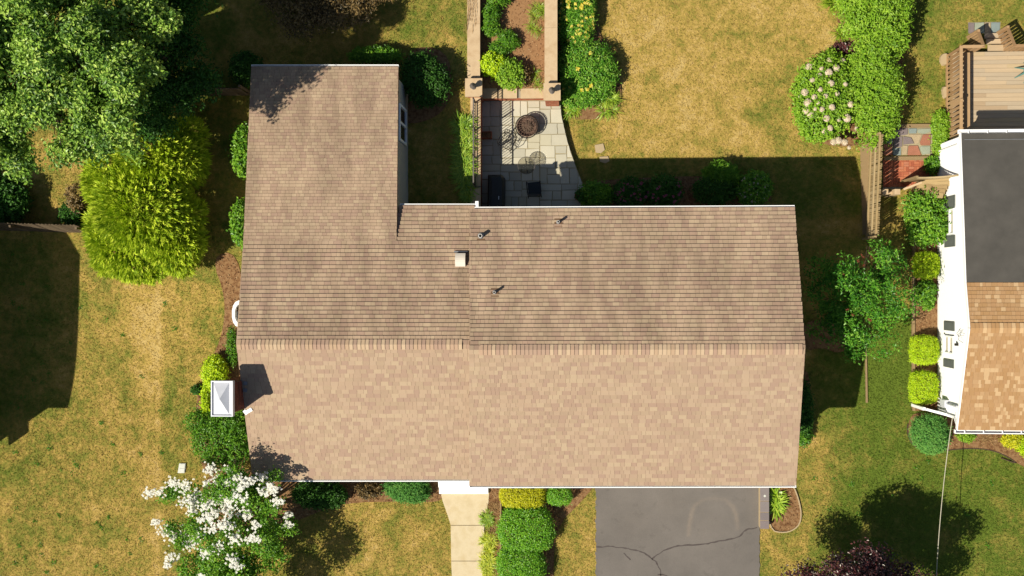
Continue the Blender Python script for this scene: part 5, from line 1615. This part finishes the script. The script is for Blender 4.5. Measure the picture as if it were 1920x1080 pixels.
# arborvitae mass
def sprays(L, lobes, n, seed, ln=.34, wd=.11, tintc=(.15, .9), low=-.3):
    """flat fan sprays pointing outward, each of several leaflets"""
    w = np.array([l[3] * l[4] for l in lobes]); w = w / w.sum()
    for i, lb in enumerate(lobes):
        k = int(n * w[i]); d = dirs_up(k, low)
        rad = lumpy(d, seed + i, 9, .2) * (.72 + .3 * RNG.random(k) ** .6)
        c = np.array(lb[:3]) + d * np.array(lb[3:]) * rad[:, None]
        t = RNG.uniform(tintc[0], tintc[1], k)
        out = unit(d * np.array([1, 1, .55]) + np.array([0.12, -.05, .18]))
        side = unit(np.cross(out, unit(RNG.normal(size=(k, 3)))))
        nr = np.cross(side, out)
        for (a, s_, o_) in ((0, 1.0, 0), (.45, .72, .1), (-.45, .72, .1), (.85, .5, .0), (-.85, .5, .0)):
            D = out * math.cos(a) + side * math.sin(a)
            Ls = ln * s_ * RNG.uniform(.7, 1.2, k)
            L.add(*leaf_quads(c + D * (Ls * .5)[:, None] + out * (o_ * ln), unit(nr + RNG.normal(size=(k, 3)) * .2), Ls, wd * s_, t + RNG.normal(size=k) * .1, D, .12))
b = G(280, 400); r = root("evergreen_tree", b, "big feathery yellow green evergreen left of the rear wing", "evergreen")
lb = []
for (px, py, z, rp, rz) in ((275, 390, 1.5, 96, 1.9), (245, 460, 1.0, 62, 1.2), (325, 450, 1.0, 55, 1.3), (300, 300, 1.6, 78, 1.8), (225, 340, 1.3, 60, 1.4), (345, 300, 1.4, 45, 1.5), (205, 420, .9, 45, 1.0), (345, 400, 1.2, 40, 1.3), (212, 482, .6, 34, .7), (335, 478, .6, 36, .7), (275, 490, .6, 40, .6), (212, 455, 1.2, 40, 1.0), (348, 452, 1.2, 36, 1.0), (202, 360, 1.2, 34, 1.1), (352, 255, 1.2, 34, 1.1), (262, 485, .6, 40, .6)):
    p = P(px, py, b.z + z); k = (H - b.z - z) / F; lb.append((p.x, p.y, p.z, rp * k, rp * k, rz))
L = Leaves(); sprays(L, lb, 16000, 5, .30, .08)
L.build("crown", LEAF['cedar'], r)
stems(r, b, [(l[0], l[1], l[2] + .5) for l in lb], .12, .02, "trunk")

# bronze shrub at the top edge
tree("plum_tree", "low bronze brown leaved tree cut by the top edge, left of the garden walls", (600, -30),
     [(565, -5, 1.6, 62, .7), (640, -12, 1.7, 68, .8), (520, -30, 1.4, 50, .6), (700, -35, 1.5, 50, .7), (610, -70, 1.8, 90, .9), (610, 12, 1.3, 32, .5), (560, 25, 1.0, 24, .4)], 'brown', 1700, 16, .15, .13, .045, trunk_r=.12, tintc=(.15, .95))

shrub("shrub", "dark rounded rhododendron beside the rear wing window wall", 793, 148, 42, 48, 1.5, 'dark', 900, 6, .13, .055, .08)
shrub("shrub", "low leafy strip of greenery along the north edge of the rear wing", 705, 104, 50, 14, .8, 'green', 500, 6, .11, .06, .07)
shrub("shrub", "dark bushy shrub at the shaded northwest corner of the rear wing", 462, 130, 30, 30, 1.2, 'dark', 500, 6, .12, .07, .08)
shrub("shrub", "large leaved shrub against the west wall of the wing, north one of two", 458, 285, 15, 46, 1.2, 'green', 400, 6, .15, .09, .1, amp=.4, tintc=(.4, 1.0))
shrub("shrub", "large leaved shrub against the west wall of the wing, south one of two", 455, 422, 11, 46, 1.1, 'green', 380, 6, .15, .09, .1, amp=.4, tintc=(.4, 1.0))
straps("daylily", "long strip of arching lime daylilies left of the iron railing", 870, 285, 34, .62, .035, 'blade', 44, (9, 58), None, "daylilies")
straps("daylily", "small dark daylily clump at the shaded end of the iron railing", 876, 362, 30, .5, .035, 'blade', 6, (8, 12), None, "daylilies")

# plants in the walled bed (standing on the raised soil)
def bed_plant(label, px, py, rx, ry, h, leaf, n, ll=.14, lw=.035, name="perennial", per=8):
    p = P(px, py, ZBED + h * .5); k = (H - ZBED) / F
    r = root(name, (p.x, p.y, ZBED), label, "plant", "perennials in the walled bed")
    L = Leaves(); crown(L, [(p.x, p.y, ZBED + h * .4, rx * k, ry * k, h * .6)], n, per, .06, ll, lw, .45, .5, seed=int(px), amp=.25, out_dir=1.2)
    L.build("foliage", LEAF[leaf], r); stems(r, (p.x, p.y, ZBED), [(p.x + random.uniform(-.15, .15), p.y + random.uniform(-.15, .15), ZBED + h * .5) for _ in range(5)], .012, .006)
bed_plant("leafy green perennial at the top of the walled bed, cut by the picture edge", 935, -3, 20, 14, .6, 'green', 140)
bed_plant("leafy green perennial beside the left garden wall", 921, 24, 15, 16, .6, 'green', 140)
bed_plant("second leafy green perennial below it along the left garden wall", 921, 48, 16, 17, .6, 'green', 150)
bed_plant("spiky leaved green perennial in the middle of the walled bed", 953, 74, 19, 18, .6, 'green', 170)
bed_plant("small green perennial between the spiky one and the yellowish bush", 936, 92, 15, 14, .5, 'green', 120)
bed_plant("yellowish green rounded bush at the left wall of the walled bed", 925, 122, 26, 22, .7, 'lime', 260, .1, .07, "shrub")
bed_plant("olive green bush with reddish stems nearest the lantern piers", 955, 138, 26, 26, .75, 'bright', 280, .1, .07, "shrub")
bed_plant("dark bronze leaved plant right of the olive green bush", 982, 140, 12, 20, .5, 'brown', 120, .09, .05)
for (px, py, n, lab) in ((1008, 22, 9, "thin grassy tuft against the right garden wall"), (1012, 150, 5, "small grassy tuft behind the right lantern pier"), (1006, 48, 4, "sparse grassy tuft in the walled bed beside the right wall")):
    p = P(px, py, ZBED); r = root("ornamental_grass", p, lab, "plant"); L = Leaves()
    for _ in range(n): strap_plant(L, (p.x + random.uniform(-.25, .25), p.y + random.uniform(-.3, .3), ZBED), 24, .4, .014, 1, .5)
    L.build("foliage", LEAF['blade'], r)
p = P(882, 20, ZW); r = root("dry_stalks", p, "dry straw coloured stalks lying on the left garden wall", "dry stalks")
L = Leaves()
for i in range(9):
    q = P(876 + i * 2.2, -8 + random.uniform(-6, 4), ZW + .03); e_ = P(874 + i * 1.8 + random.uniform(-6, 4), 40 + random.uniform(-10, 25), ZW + .02)
    n_ = 8; pts = np.array([q.lerp(e_, t) + Vector((random.uniform(-.01, .01), 0, .05 * math.sin(t * 3))) for t in np.linspace(0, 1, n_)])
    D = unit(np.repeat(np.array([(e_ - q)[:]]), n_, 0)); L.add(*leaf_quads(pts, np.repeat([[0, 0, 1.0]], n_, 0), (e_ - q).length / n_ * 1.5, .022, RNG.random(n_), D, .1))
L.build("stalks", LEAF['dry'], r)

r, lb = shrub("shrub", "green daylily hedge with yellow flowers right of the garden wall", 1080, 25, 38, 62, 1.0, 'shiny', 1100, 7, .16, .035, .07, box=.5, out_dir=.8)
flowers(r, "blossom", top_points(lb, 110, 1.05, .35), .085, 'gold', 5, "stuff")
r, lb = shrub("shrub", "big rounded glossy green shrub right of the lantern pier", 1100, 135, 55, 58, 1.15, 'shiny', 1900, 7, .12, .045, .07, lobes=[(-8, 36, .72, .5, .8), (20, 8, .7, .7, .9)], box=.25, out_dir=.5)
flowers(r, "blossom", top_points(lb, 7, 1.05, .5), .11, 'gold', 5, "stuff")
straps("iris", "strappy iris clump at the right foot of the big rounded shrub", 1140, 196, 30, .6, .03, 'blade', 9, (14, 14))
straps("iris", "smaller strappy iris clump at the left foot of the big rounded shrub", 1066, 208, 26, .5, .03, 'blade', 7, (14, 6))

# shaded bed behind the house
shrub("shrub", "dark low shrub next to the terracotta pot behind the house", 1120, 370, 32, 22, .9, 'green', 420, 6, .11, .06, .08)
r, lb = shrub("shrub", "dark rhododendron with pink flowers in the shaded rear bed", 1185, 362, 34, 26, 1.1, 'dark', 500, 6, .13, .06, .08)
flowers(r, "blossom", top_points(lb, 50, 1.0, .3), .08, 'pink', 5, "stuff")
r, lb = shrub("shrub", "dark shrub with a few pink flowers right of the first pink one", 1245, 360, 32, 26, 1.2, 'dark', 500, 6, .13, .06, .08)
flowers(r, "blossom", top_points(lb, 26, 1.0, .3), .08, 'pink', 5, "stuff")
shrub("shrub", "dark spiky leaved shrub in the middle of the shaded rear bed", 1352, 328, 34, 22, 1.1, 'green', 500, 6, .16, .035, .08)
shrub("shrub", "round dark clipped shrub in the shaded rear bed", 1342, 358, 42, 26, 1.1, 'dark', 700, 6, .09, .05, .07)
r, lb = shrub("shrub", "lighter green hydrangea bush at the right end of the shaded rear bed", 1412, 352, 32, 30, 1.0, 'green', 600, 6, .12, .08, .07)
flowers(r, "blossom", top_points(lb, 40, 1.0, .4), .06, 'cream', 4, "stuff")

# tall hedge right of the rear lawn
shrub("hedge_shrub", "tall bright green shrub at the top edge, left of the neighbour's lawn", 1640, 20, 64, 68, 2.3, 'bright', 2300, 7, .15, .06, .1, lobes=[(-20, -40, .9, .8, 1.0), (20, 55, .6, .5, .8)], box=.15, inner=.5, amp=.32)
shrub("hedge_shrub", "bright green upright shrub between the hydrangea and the cast shadow", 1642, 168, 46, 78, 2.0, 'bright', 2000, 7, .14, .06, .1, lobes=[(-10, -45, .8, .6, .95), (5, 60, .7, .5, .85)], box=.1, inner=.5, amp=.32)
r, lb = shrub("hydrangea", "round hydrangea bush with cream flower heads beside the rear lawn", 1548, 190, 58, 76, 1.5, 'bright', 1500, 7, .14, .08, .09, box=.1)
hm = Leaves(); d = unit(RNG.normal(size=(420, 3))); hm.add(*leaf_quads(d * RNG.uniform(.10, .135, (420, 1)), unit(d + RNG.normal(size=(420, 3)) * .3), .05, .045, RNG.random(420)))
hm2 = np_mesh("flower_head", np.concatenate(hm.V), np.concatenate(hm.F), LEAF['cream'], {"tint": np.concatenate(hm.T)})
for (x, y) in ((1517, 126), (1537, 141), (1554, 136), (1579, 115), (1558, 156), (1585, 158), (1538, 168), (1523, 150), (1509, 173), (1515, 193), (1541, 205), (1560, 201), (1595, 196), (1520, 215), (1535, 232), (1573, 225), (1531, 248), (1606, 241), (1563, 266), (1572, 264), (1584, 267), (1592, 277), (1534, 193), (1500, 182), (1555, 113), (1527, 182), (1548, 180), (1570, 176), (1512, 208), (1528, 204), (1550, 222), (1546, 246), (1520, 238), (1588, 222), (1556, 240), (1540, 128), (1568, 128)):
    l = lb[0]; p = P(x, y, 1.3); d2 = ((p.x - l[0]) / l[3]) ** 2 + ((p.y - l[1]) / l[4]) ** 2
    z = l[2] + l[5] * math.sqrt(max(.02, 1 - min(.95, d2))) + .02; p = P(x, y, z); s_ = random.uniform(.55, 1.2)
    link("flower_head", hm2, r, Matrix.Translation(p) @ Matrix.Rotation(random.uniform(0, 6), 4, 'Z') @ Matrix.Diagonal((s_, s_, s_ * .8, 1)))
straps("yucca", "spiky yucca rosette at the top of the lawn edge, left of the tall shrub", 1562, 12, 40, .75, .04, 'blade', 3, (6, 8), arch=.3)
straps("yucca", "small spiky clump at the lawn edge above the hydrangea", 1577, 62, 26, .5, .03, 'blade', 3, (5, 6), arch=.35)
shrub("shrub", "dark plum leaved low shrub above the hydrangea", 1580, 92, 22, 10, .4, 'purple', 150, 6, .1, .06, .06)

# side tree between the houses
r, lb = tree("magnolia_tree", "broad leaved small tree with russet seed heads between the two houses", (1618, 560),
     [(1612, 500, 2.8, 60, 1.0), (1650, 550, 2.6, 56, .9), (1588, 560, 2.6, 60, 1.0), (1618, 612, 2.3, 56, .9), (1572, 612, 2.0, 50, .8), (1552, 535, 2.0, 50, .8), (1548, 580, 1.8, 44, .7), (1668, 530, 2.0, 40, .7), (1655, 480, 2.0, 32, .7), (1600, 640, 1.5, 32, .6)], 'shiny', 620, 20, .13, .13, .06, sub=7, subr=.42, trunk_r=.11, tintc=(-.05, .6), inner=.5, amp=.4)
pts = np.array([P(x + random.uniform(-4, 4), y + random.uniform(-4, 4), 3.4)[:] for (x, y) in ((1617, 480), (1622, 500), (1606, 487), (1580, 518), (1584, 514), (1632, 484), (1590, 578), (1628, 599), (1636, 600), (1600, 590)) for _ in range(2)])
flowers(r, "seed_head", pts, .06, 'redfl', 3, "stuff")

# neighbour's side bed
shrub("shrub", "loose bright green shrub at the rear window of the white house", 1738, 405, 38, 48, 1.6, 'green', 700, 7, .12, .07, .1, lobes=[(-18, -20, .6, .5, .9), (14, 20, .6, .6, 1.0), (-10, 36, .5, .4, .8)], tintc=(.4, 1.0), amp=.4, inner=.45)
shrub("boxwood", "clipped lime cushion shrub below the loose green one", 1735, 497, 24, 26, .85, 'lime', 1200, 6, .05, .03, .04, box=.55, cat="clipped shrub", group="clipped shrubs by the white wall", amp=.05, inner=.85)
shrub("boxwood", "clipped lime cushion shrub beside the front shuttered window of the white house", 1731, 656, 26, 28, .95, 'lime', 1400, 6, .05, .03, .04, box=.6, cat="clipped shrub", group="clipped shrubs by the white wall", amp=.05, inner=.85)
shrub("boxwood", "clipped lime cushion shrub next to the short white vinyl fence", 1730, 726, 26, 32, .95, 'lime', 1500, 6, .05, .03, .04, box=.6, cat="clipped shrub", group="clipped shrubs by the white wall", amp=.05, inner=.85)
shrub("shrub", "sparse leafy plant between two clipped shrubs along the white wall", 1737, 552, 16, 26, .5, 'green', 170, 6, .13, .08, .08)
shrub("shrub", "feathery green shrub in the curved bed at the white house corner", 1748, 815, 32, 34, 1.1, 'juniper', 1500, 6, .1, .03, .06, out_dir=1.0, tintc=(.3, .95))
shrub("shrub", "small green plant under the front gutter of the white house", 1811, 818, 14, 9, .4, 'bright', 130, 6, .08, .05, .05)
shrub("shrub", "golden low shrub at the right edge below the gutter", 1898, 825, 20, 13, .4, 'yellow', 240, 6, .07, .04, .05)
shrub("shrub", "golden green low shrub cut by the right edge of the picture", 1921, 836, 14, 15, .45, 'lime', 240, 6, .07, .04, .05)
straps("ornamental_grass", "dry grassy clump in the curved bed by the gutter", 1845, 824, 22, .35, .014, 'dry', 7, (20, 8))
shrub("ground_ivy", "strip of bright ivy between coloured flagstones and deck railing", 1762, 250, 15, 46, .55, 'bright', 520, 7, .1, .07, .07, cat="ivy", box=.5)
shrub("ground_ivy", "small ivy clump where the brick paving meets the white wall", 1747, 310, 11, 14, .5, 'green', 130, 7, .1, .07, .07, cat="ivy")
shrub("shrub", "dry purplish shrub behind the loose green one at the white wall", 1752, 372, 16, 10, 1.0, 'brown', 160, 6, .09, .05, .07)

# front of the house
shrub("juniper", "rounded blue green juniper under the front eave left of the walkway", 765, 915, 44, 26, 1.0, 'juniper', 1500, 6, .13, .03, .07, out_dir=1.2, cat="juniper")
shrub("shrub", "dark green shrub in the shade of the front eave near the blossom tree", 600, 925, 50, 26, 1.1, 'dark', 800, 6, .13, .065, .08)
shrub("shrub", "brownish low shrub under the front eave left of the juniper", 690, 918, 26, 16, .6, 'brown', 260, 6, .09, .05, .06)
shrub("boxwood", "clipped golden yellow hedge shrub under the front eave", 980, 928, 46, 24, 1.1, 'yellow', 2000, 6, .055, .035, .045, box=.5, cat="clipped shrub", group="clipped shrubs along the walkway", amp=.08, inner=.8)
shrub("boxwood", "small clipped green shrub right of the golden one under the eave", 1048, 928, 24, 18, .9, 'box', 700, 6, .055, .035, .045, box=.4, cat="clipped shrub", group="clipped shrubs along the walkway", amp=.08, inner=.8)
shrub("boxwood", "large clipped green shrub below the golden one beside the walkway", 987, 988, 49, 44, 1.2, 'box', 2600, 6, .065, .04, .07, box=.4, cat="clipped shrub", group="clipped shrubs along the walkway", amp=.2, inner=.8)
shrub("boxwood", "clipped green shrub at the bottom edge beside the walkway", 977, 1064, 48, 44, 1.2, 'box', 2500, 6, .065, .04, .07, box=.4, cat="clipped shrub", group="clipped shrubs along the walkway", amp=.2, inner=.8)
straps("ornamental_grass", "green grassy clump beside the first walkway slab", 914, 970, 34, .38, .02, 'blade', 11, (5, 14), "grasses beside the walkway")
straps("ornamental_grass", "yellowish grassy clump beside the second walkway slab", 915, 1022, 34, .42, .024, 'blade_y', 13, (8, 14), "grasses beside the walkway")
straps("ornamental_grass", "yellow green grassy clump at the bottom edge beside the walkway", 914, 1058, 34, .42, .024, 'blade_y', 13, (8, 18), "grasses beside the walkway")
straps("ornamental_grass", "dry brown grass tuft above the green clump beside the walkway", 926, 955, 26, .35, .014, 'dry', 5, (6, 8), "grasses beside the walkway")
straps("ornamental_grass", "dark dry tuft between two clumps beside the walkway", 926, 1000, 26, .35, .014, 'dry', 6, (6, 12), "grasses beside the walkway")
r = straps("hosta", "bright strappy hosta clump beside the grey cap blocks", 1452, 938, 26, .62, .075, 'hosta', 7, (5, 22), None, "plant", .5, (.55, -.1))

# left side of the house
shrub("shrub", "bright lime shrub above the chimney on the left side", 404, 700, 21, 34, 1.0, 'lime', 620, 6, .1, .06, .07, tintc=(.3, .95))
shrub("shrub", "narrow lime shrub left of the chimney cap", 390, 745, 8, 34, .9, 'lime', 240, 6, .1, .06, .06)
shrub("shrub", "large loose dark green shrub below the chimney against the house", 420, 825, 54, 52, 1.2, 'green', 1100, 7, .12, .055, .1, lobes=[(-44, -34, .5, .4, .8), (20, -30, .6, .6, 1.0)], amp=.35, inner=.4)
shrub("shrub", "small dark weed clump left of the chimney cap", 370, 731, 10, 8, .4, 'dark', 80, 6, .09, .05, .05)
shrub("shrub", "low straggly green plant between window well and lime shrub", 436, 650, 10, 40, .35, 'green', 200, 5, .08, .045, .08, amp=.3, inner=.3)
shrub("shrub", "dark green shrub at the left picture edge above the board fence", 15, 375, 38, 45, 1.4, 'dark', 500, 6, .16, .1, .1)
shrub("shrub", "small dark green shrub behind the board fence near the feathery evergreen", 140, 400, 26, 22, 1.0, 'dark', 240, 6, .12, .08, .08)
shrub("shrub", "pinkish green straggly shrub left of the feathery evergreen", 150, 372, 18, 26, 1.4, 'brown', 200, 6, .1, .06, .08, tintc=(.4, .95))
shrub("shrub", "dark plant against the right house wall near the front corner", 1506, 770, 14, 60, .8, 'dark', 480, 6, .12, .06, .08)
shrub("shrub", "small leafy plant at the lower end of the right house wall", 1508, 818, 12, 16, .6, 'green', 120, 6, .11, .05, .07)

# white flowering dogwood
r, lb = tree("dogwood_tree", "small tree covered in white blossom at the front left corner of the house", (432, 985),
     [(440, 925, 5.2, 48, .8), (400, 985, 4.6, 46, .8), (470, 985, 4.0, 54, .9), (430, 1040, 3.2, 50, .8), (500, 925, 5.0, 40, .6), (440, 880, 5.4, 34, .5), (440, 1130, 2.8, 70, .8), (500, 1110, 2.8, 50, .8), (380, 930, 2.2, 32, .5), (335, 1000, 2.4, 30, .5), (330, 930, 2.0, 26, .35), (500, 1035, 2.3, 42, .7), (360, 1065, 2.2, 40, .6), (445, 1085, 2.3, 60, .8), (520, 985, 2.2, 34, .6)], 'green', 1900, 14, .11, .115, .07, sub=6, subr=.42, trunk_r=.1, tintc=(.25, .95), inner=.5, amp=.35)
clus = [(325, 905), (280, 925), (345, 912), (300, 922), (292, 980), (310, 995), (325, 1003), (322, 1045), (315, 1060), (352, 1022), (365, 1010), (360, 960), (372, 930), (388, 905), (430, 880), (425, 905), (410, 900), (445, 895), (460, 905), (450, 915), (470, 900), (490, 895), (505, 912), (495, 920), (515, 918), (455, 935), (440, 930), (425, 945), (385, 950), (375, 975), (395, 990), (415, 985), (430, 960), (440, 1010), (410, 1025), (435, 1050), (445, 1060), (388, 1035), (360, 1020), (520, 940), (540, 985), (462, 965), (430, 985), (370, 1000), (350, 940), (390, 970), (405, 960), (340, 1000), (378, 1082), (540, 965), (480, 985), (475, 1010), (395, 880), (418, 935), (400, 935), (365, 945)]
pts = []
for (x, y) in clus:
    sg = random.uniform(3.5, 8); z_ = 3.0
    for _ in range(random.randint(26, 58)):
        xx, yy = x + random.gauss(0, sg), y + random.gauss(0, sg * .8)
        best = lb[0][2]
        q = P(xx, yy, 4.2); zb_ = [l[2] + l[5] * math.sqrt(max(0, 1 - ((q.x - l[0]) / l[3]) ** 2 - ((q.y - l[1]) / l[4]) ** 2)) for l in lb if ((q.x - l[0]) / l[3]) ** 2 + ((q.y - l[1]) / l[4]) ** 2 < 1]
        z_ = (max(zb_) if zb_ else 2.4) + random.uniform(0, .15)
        pts.append(P(xx, yy, z_)[:])
flowers(r, "blossom", pts, .062, 'white', 4, "stuff")

# purple tree at the bottom edge
tree("purple_plum_tree", "dark purple leaved tree at the bottom edge right of the driveway", (1590, 1110),
     [(1590, 1105, 3.3, 70, 1.0), (1540, 1100, 2.9, 55, .9), (1640, 1095, 3.1, 58, .9), (1590, 1150, 3.6, 90, 1.1), (1500, 1120, 2.6, 45, .7), (1690, 1110, 2.7, 50, .8), (1620, 1072, 2.8, 34, .6), (1525, 1076, 2.4, 26, .5), (1680, 1078, 2.2, 26, .5), (1720, 1130, 3.4, 60, .9), (1620, 1140, 4.0, 90, 1.1), (1680, 1150, 3.0, 70, .9), (1510, 1170, 3.0, 70, .9), (1585, 1080, 2.6, 40, .7)], 'purple', 1900, 20, .13, .11, .065, sub=6, subr=.4, trunk_r=.14, tintc=(.0, .8), inner=.5)

# ================================================================== GROUND COVER
# bark chips in the beds
L = Leaves()
for (ol, z, per_m2, kind) in BEDS:
    xs = [p[0] for p in ol]; ys = [p[1] for p in ol]
    x0, x1, y0, y1 = max(min(xs), -24), min(max(xs), 22), max(min(ys), -14), min(max(ys), 14)
    n = int((x1 - x0) * (y1 - y0) * per_m2)
    if n < 5: continue
    x = RNG.uniform(x0, x1, n); y = RNG.uniform(y0, y1, n); k = pip(x, y, ol); x, y = x[k], y[k]; n = len(x)
    if n < 2: continue
    zz = (terr(x, y) + .05 if z is None else np.full(n, z)) + .012
    L.add(*leaf_quads(np.stack([x, y, zz], 1), unit(np.array([0, 0, 1.0]) + RNG.normal(size=(n, 3)) * .35), RNG.uniform(.05, .13, n), RNG.uniform(.02, .045, n), RNG.random(n), None, .05))
tag(L.build("bark_chips", LEAF['mulchy'], None), kind="stuff")

# grass blades over the turf in and near view
def grass():
    n = 420000
    x = RNG.uniform(P(-60, 540).x, P(1990, 540).x, n); y = RNG.uniform(P(960, 1130).y, P(960, -50).y, n)
    ok = np.ones(n, bool)
    for ol in NO_GRASS:
        xs = [p[0] for p in ol]; ys = [p[1] for p in ol]
        bb_ = (x > min(xs)) & (x < max(xs)) & (y > min(ys)) & (y < max(ys)) & ok
        idx = np.nonzero(bb_)[0]
        if len(idx): ok[idx[pip(x[idx], y[idx], ol)]] = False
    x, y = x[ok], y[ok]; n = len(x); z = terr(x, y)
    a, b_ = proj(x, y, z); lush = lush_of(a.astype(float), b_.astype(float)) + RNG.normal(size=n) * .06
    az = RNG.uniform(0, 2 * math.pi, n); el = RNG.uniform(.15, .9, n); ln = RNG.uniform(.05, .12, n) * (0.8 + .5 * np.clip(lush, 0, 1)); w = RNG.uniform(.010, .022, n)
    D = np.stack([np.cos(az) * np.cos(el), np.sin(az) * np.cos(el), np.sin(el)], 1); S_ = np.stack([-np.sin(az), np.cos(az), np.zeros(n)], 1)
    B = np.stack([x, y, z], 1)
    V = np.stack([B - S_ * w[:, None], B + S_ * w[:, None], B + D * ln[:, None]], 1).reshape(-1, 3)
    me = np_mesh("grass", V, np.arange(3 * n).reshape(n, 3), MAT['lawn'], {"lush": lush, "tint": RNG.uniform(.15, 1.0, n)})
    tag(link("grass", me), kind="stuff")
grass()

# broad leaved weeds dotted over the left lawn
L = Leaves()
for _ in range(70):
    px, py = random.uniform(5, 330), random.uniform(450, 1075)
    if random.random() < .25: px, py = random.uniform(1510, 1900), random.uniform(860, 1075)
    q = G(px, py); n = random.randint(6, 16)
    az = RNG.uniform(0, 6.28, n); rr = RNG.uniform(.02, .13, n)
    C_ = np.stack([q.x + rr * np.cos(az), q.y + rr * np.sin(az), np.full(n, q.z + .04)], 1)
    L.add(*leaf_quads(C_, unit(np.array([0, 0, 1.0]) + RNG.normal(size=(n, 3)) * .3), RNG.uniform(.06, .11, n), .045, RNG.uniform(0, .6, n), np.stack([np.cos(az), np.sin(az), np.zeros(n)], 1)))
tag(L.build("weeds", LEAF['green'], None), kind="stuff")
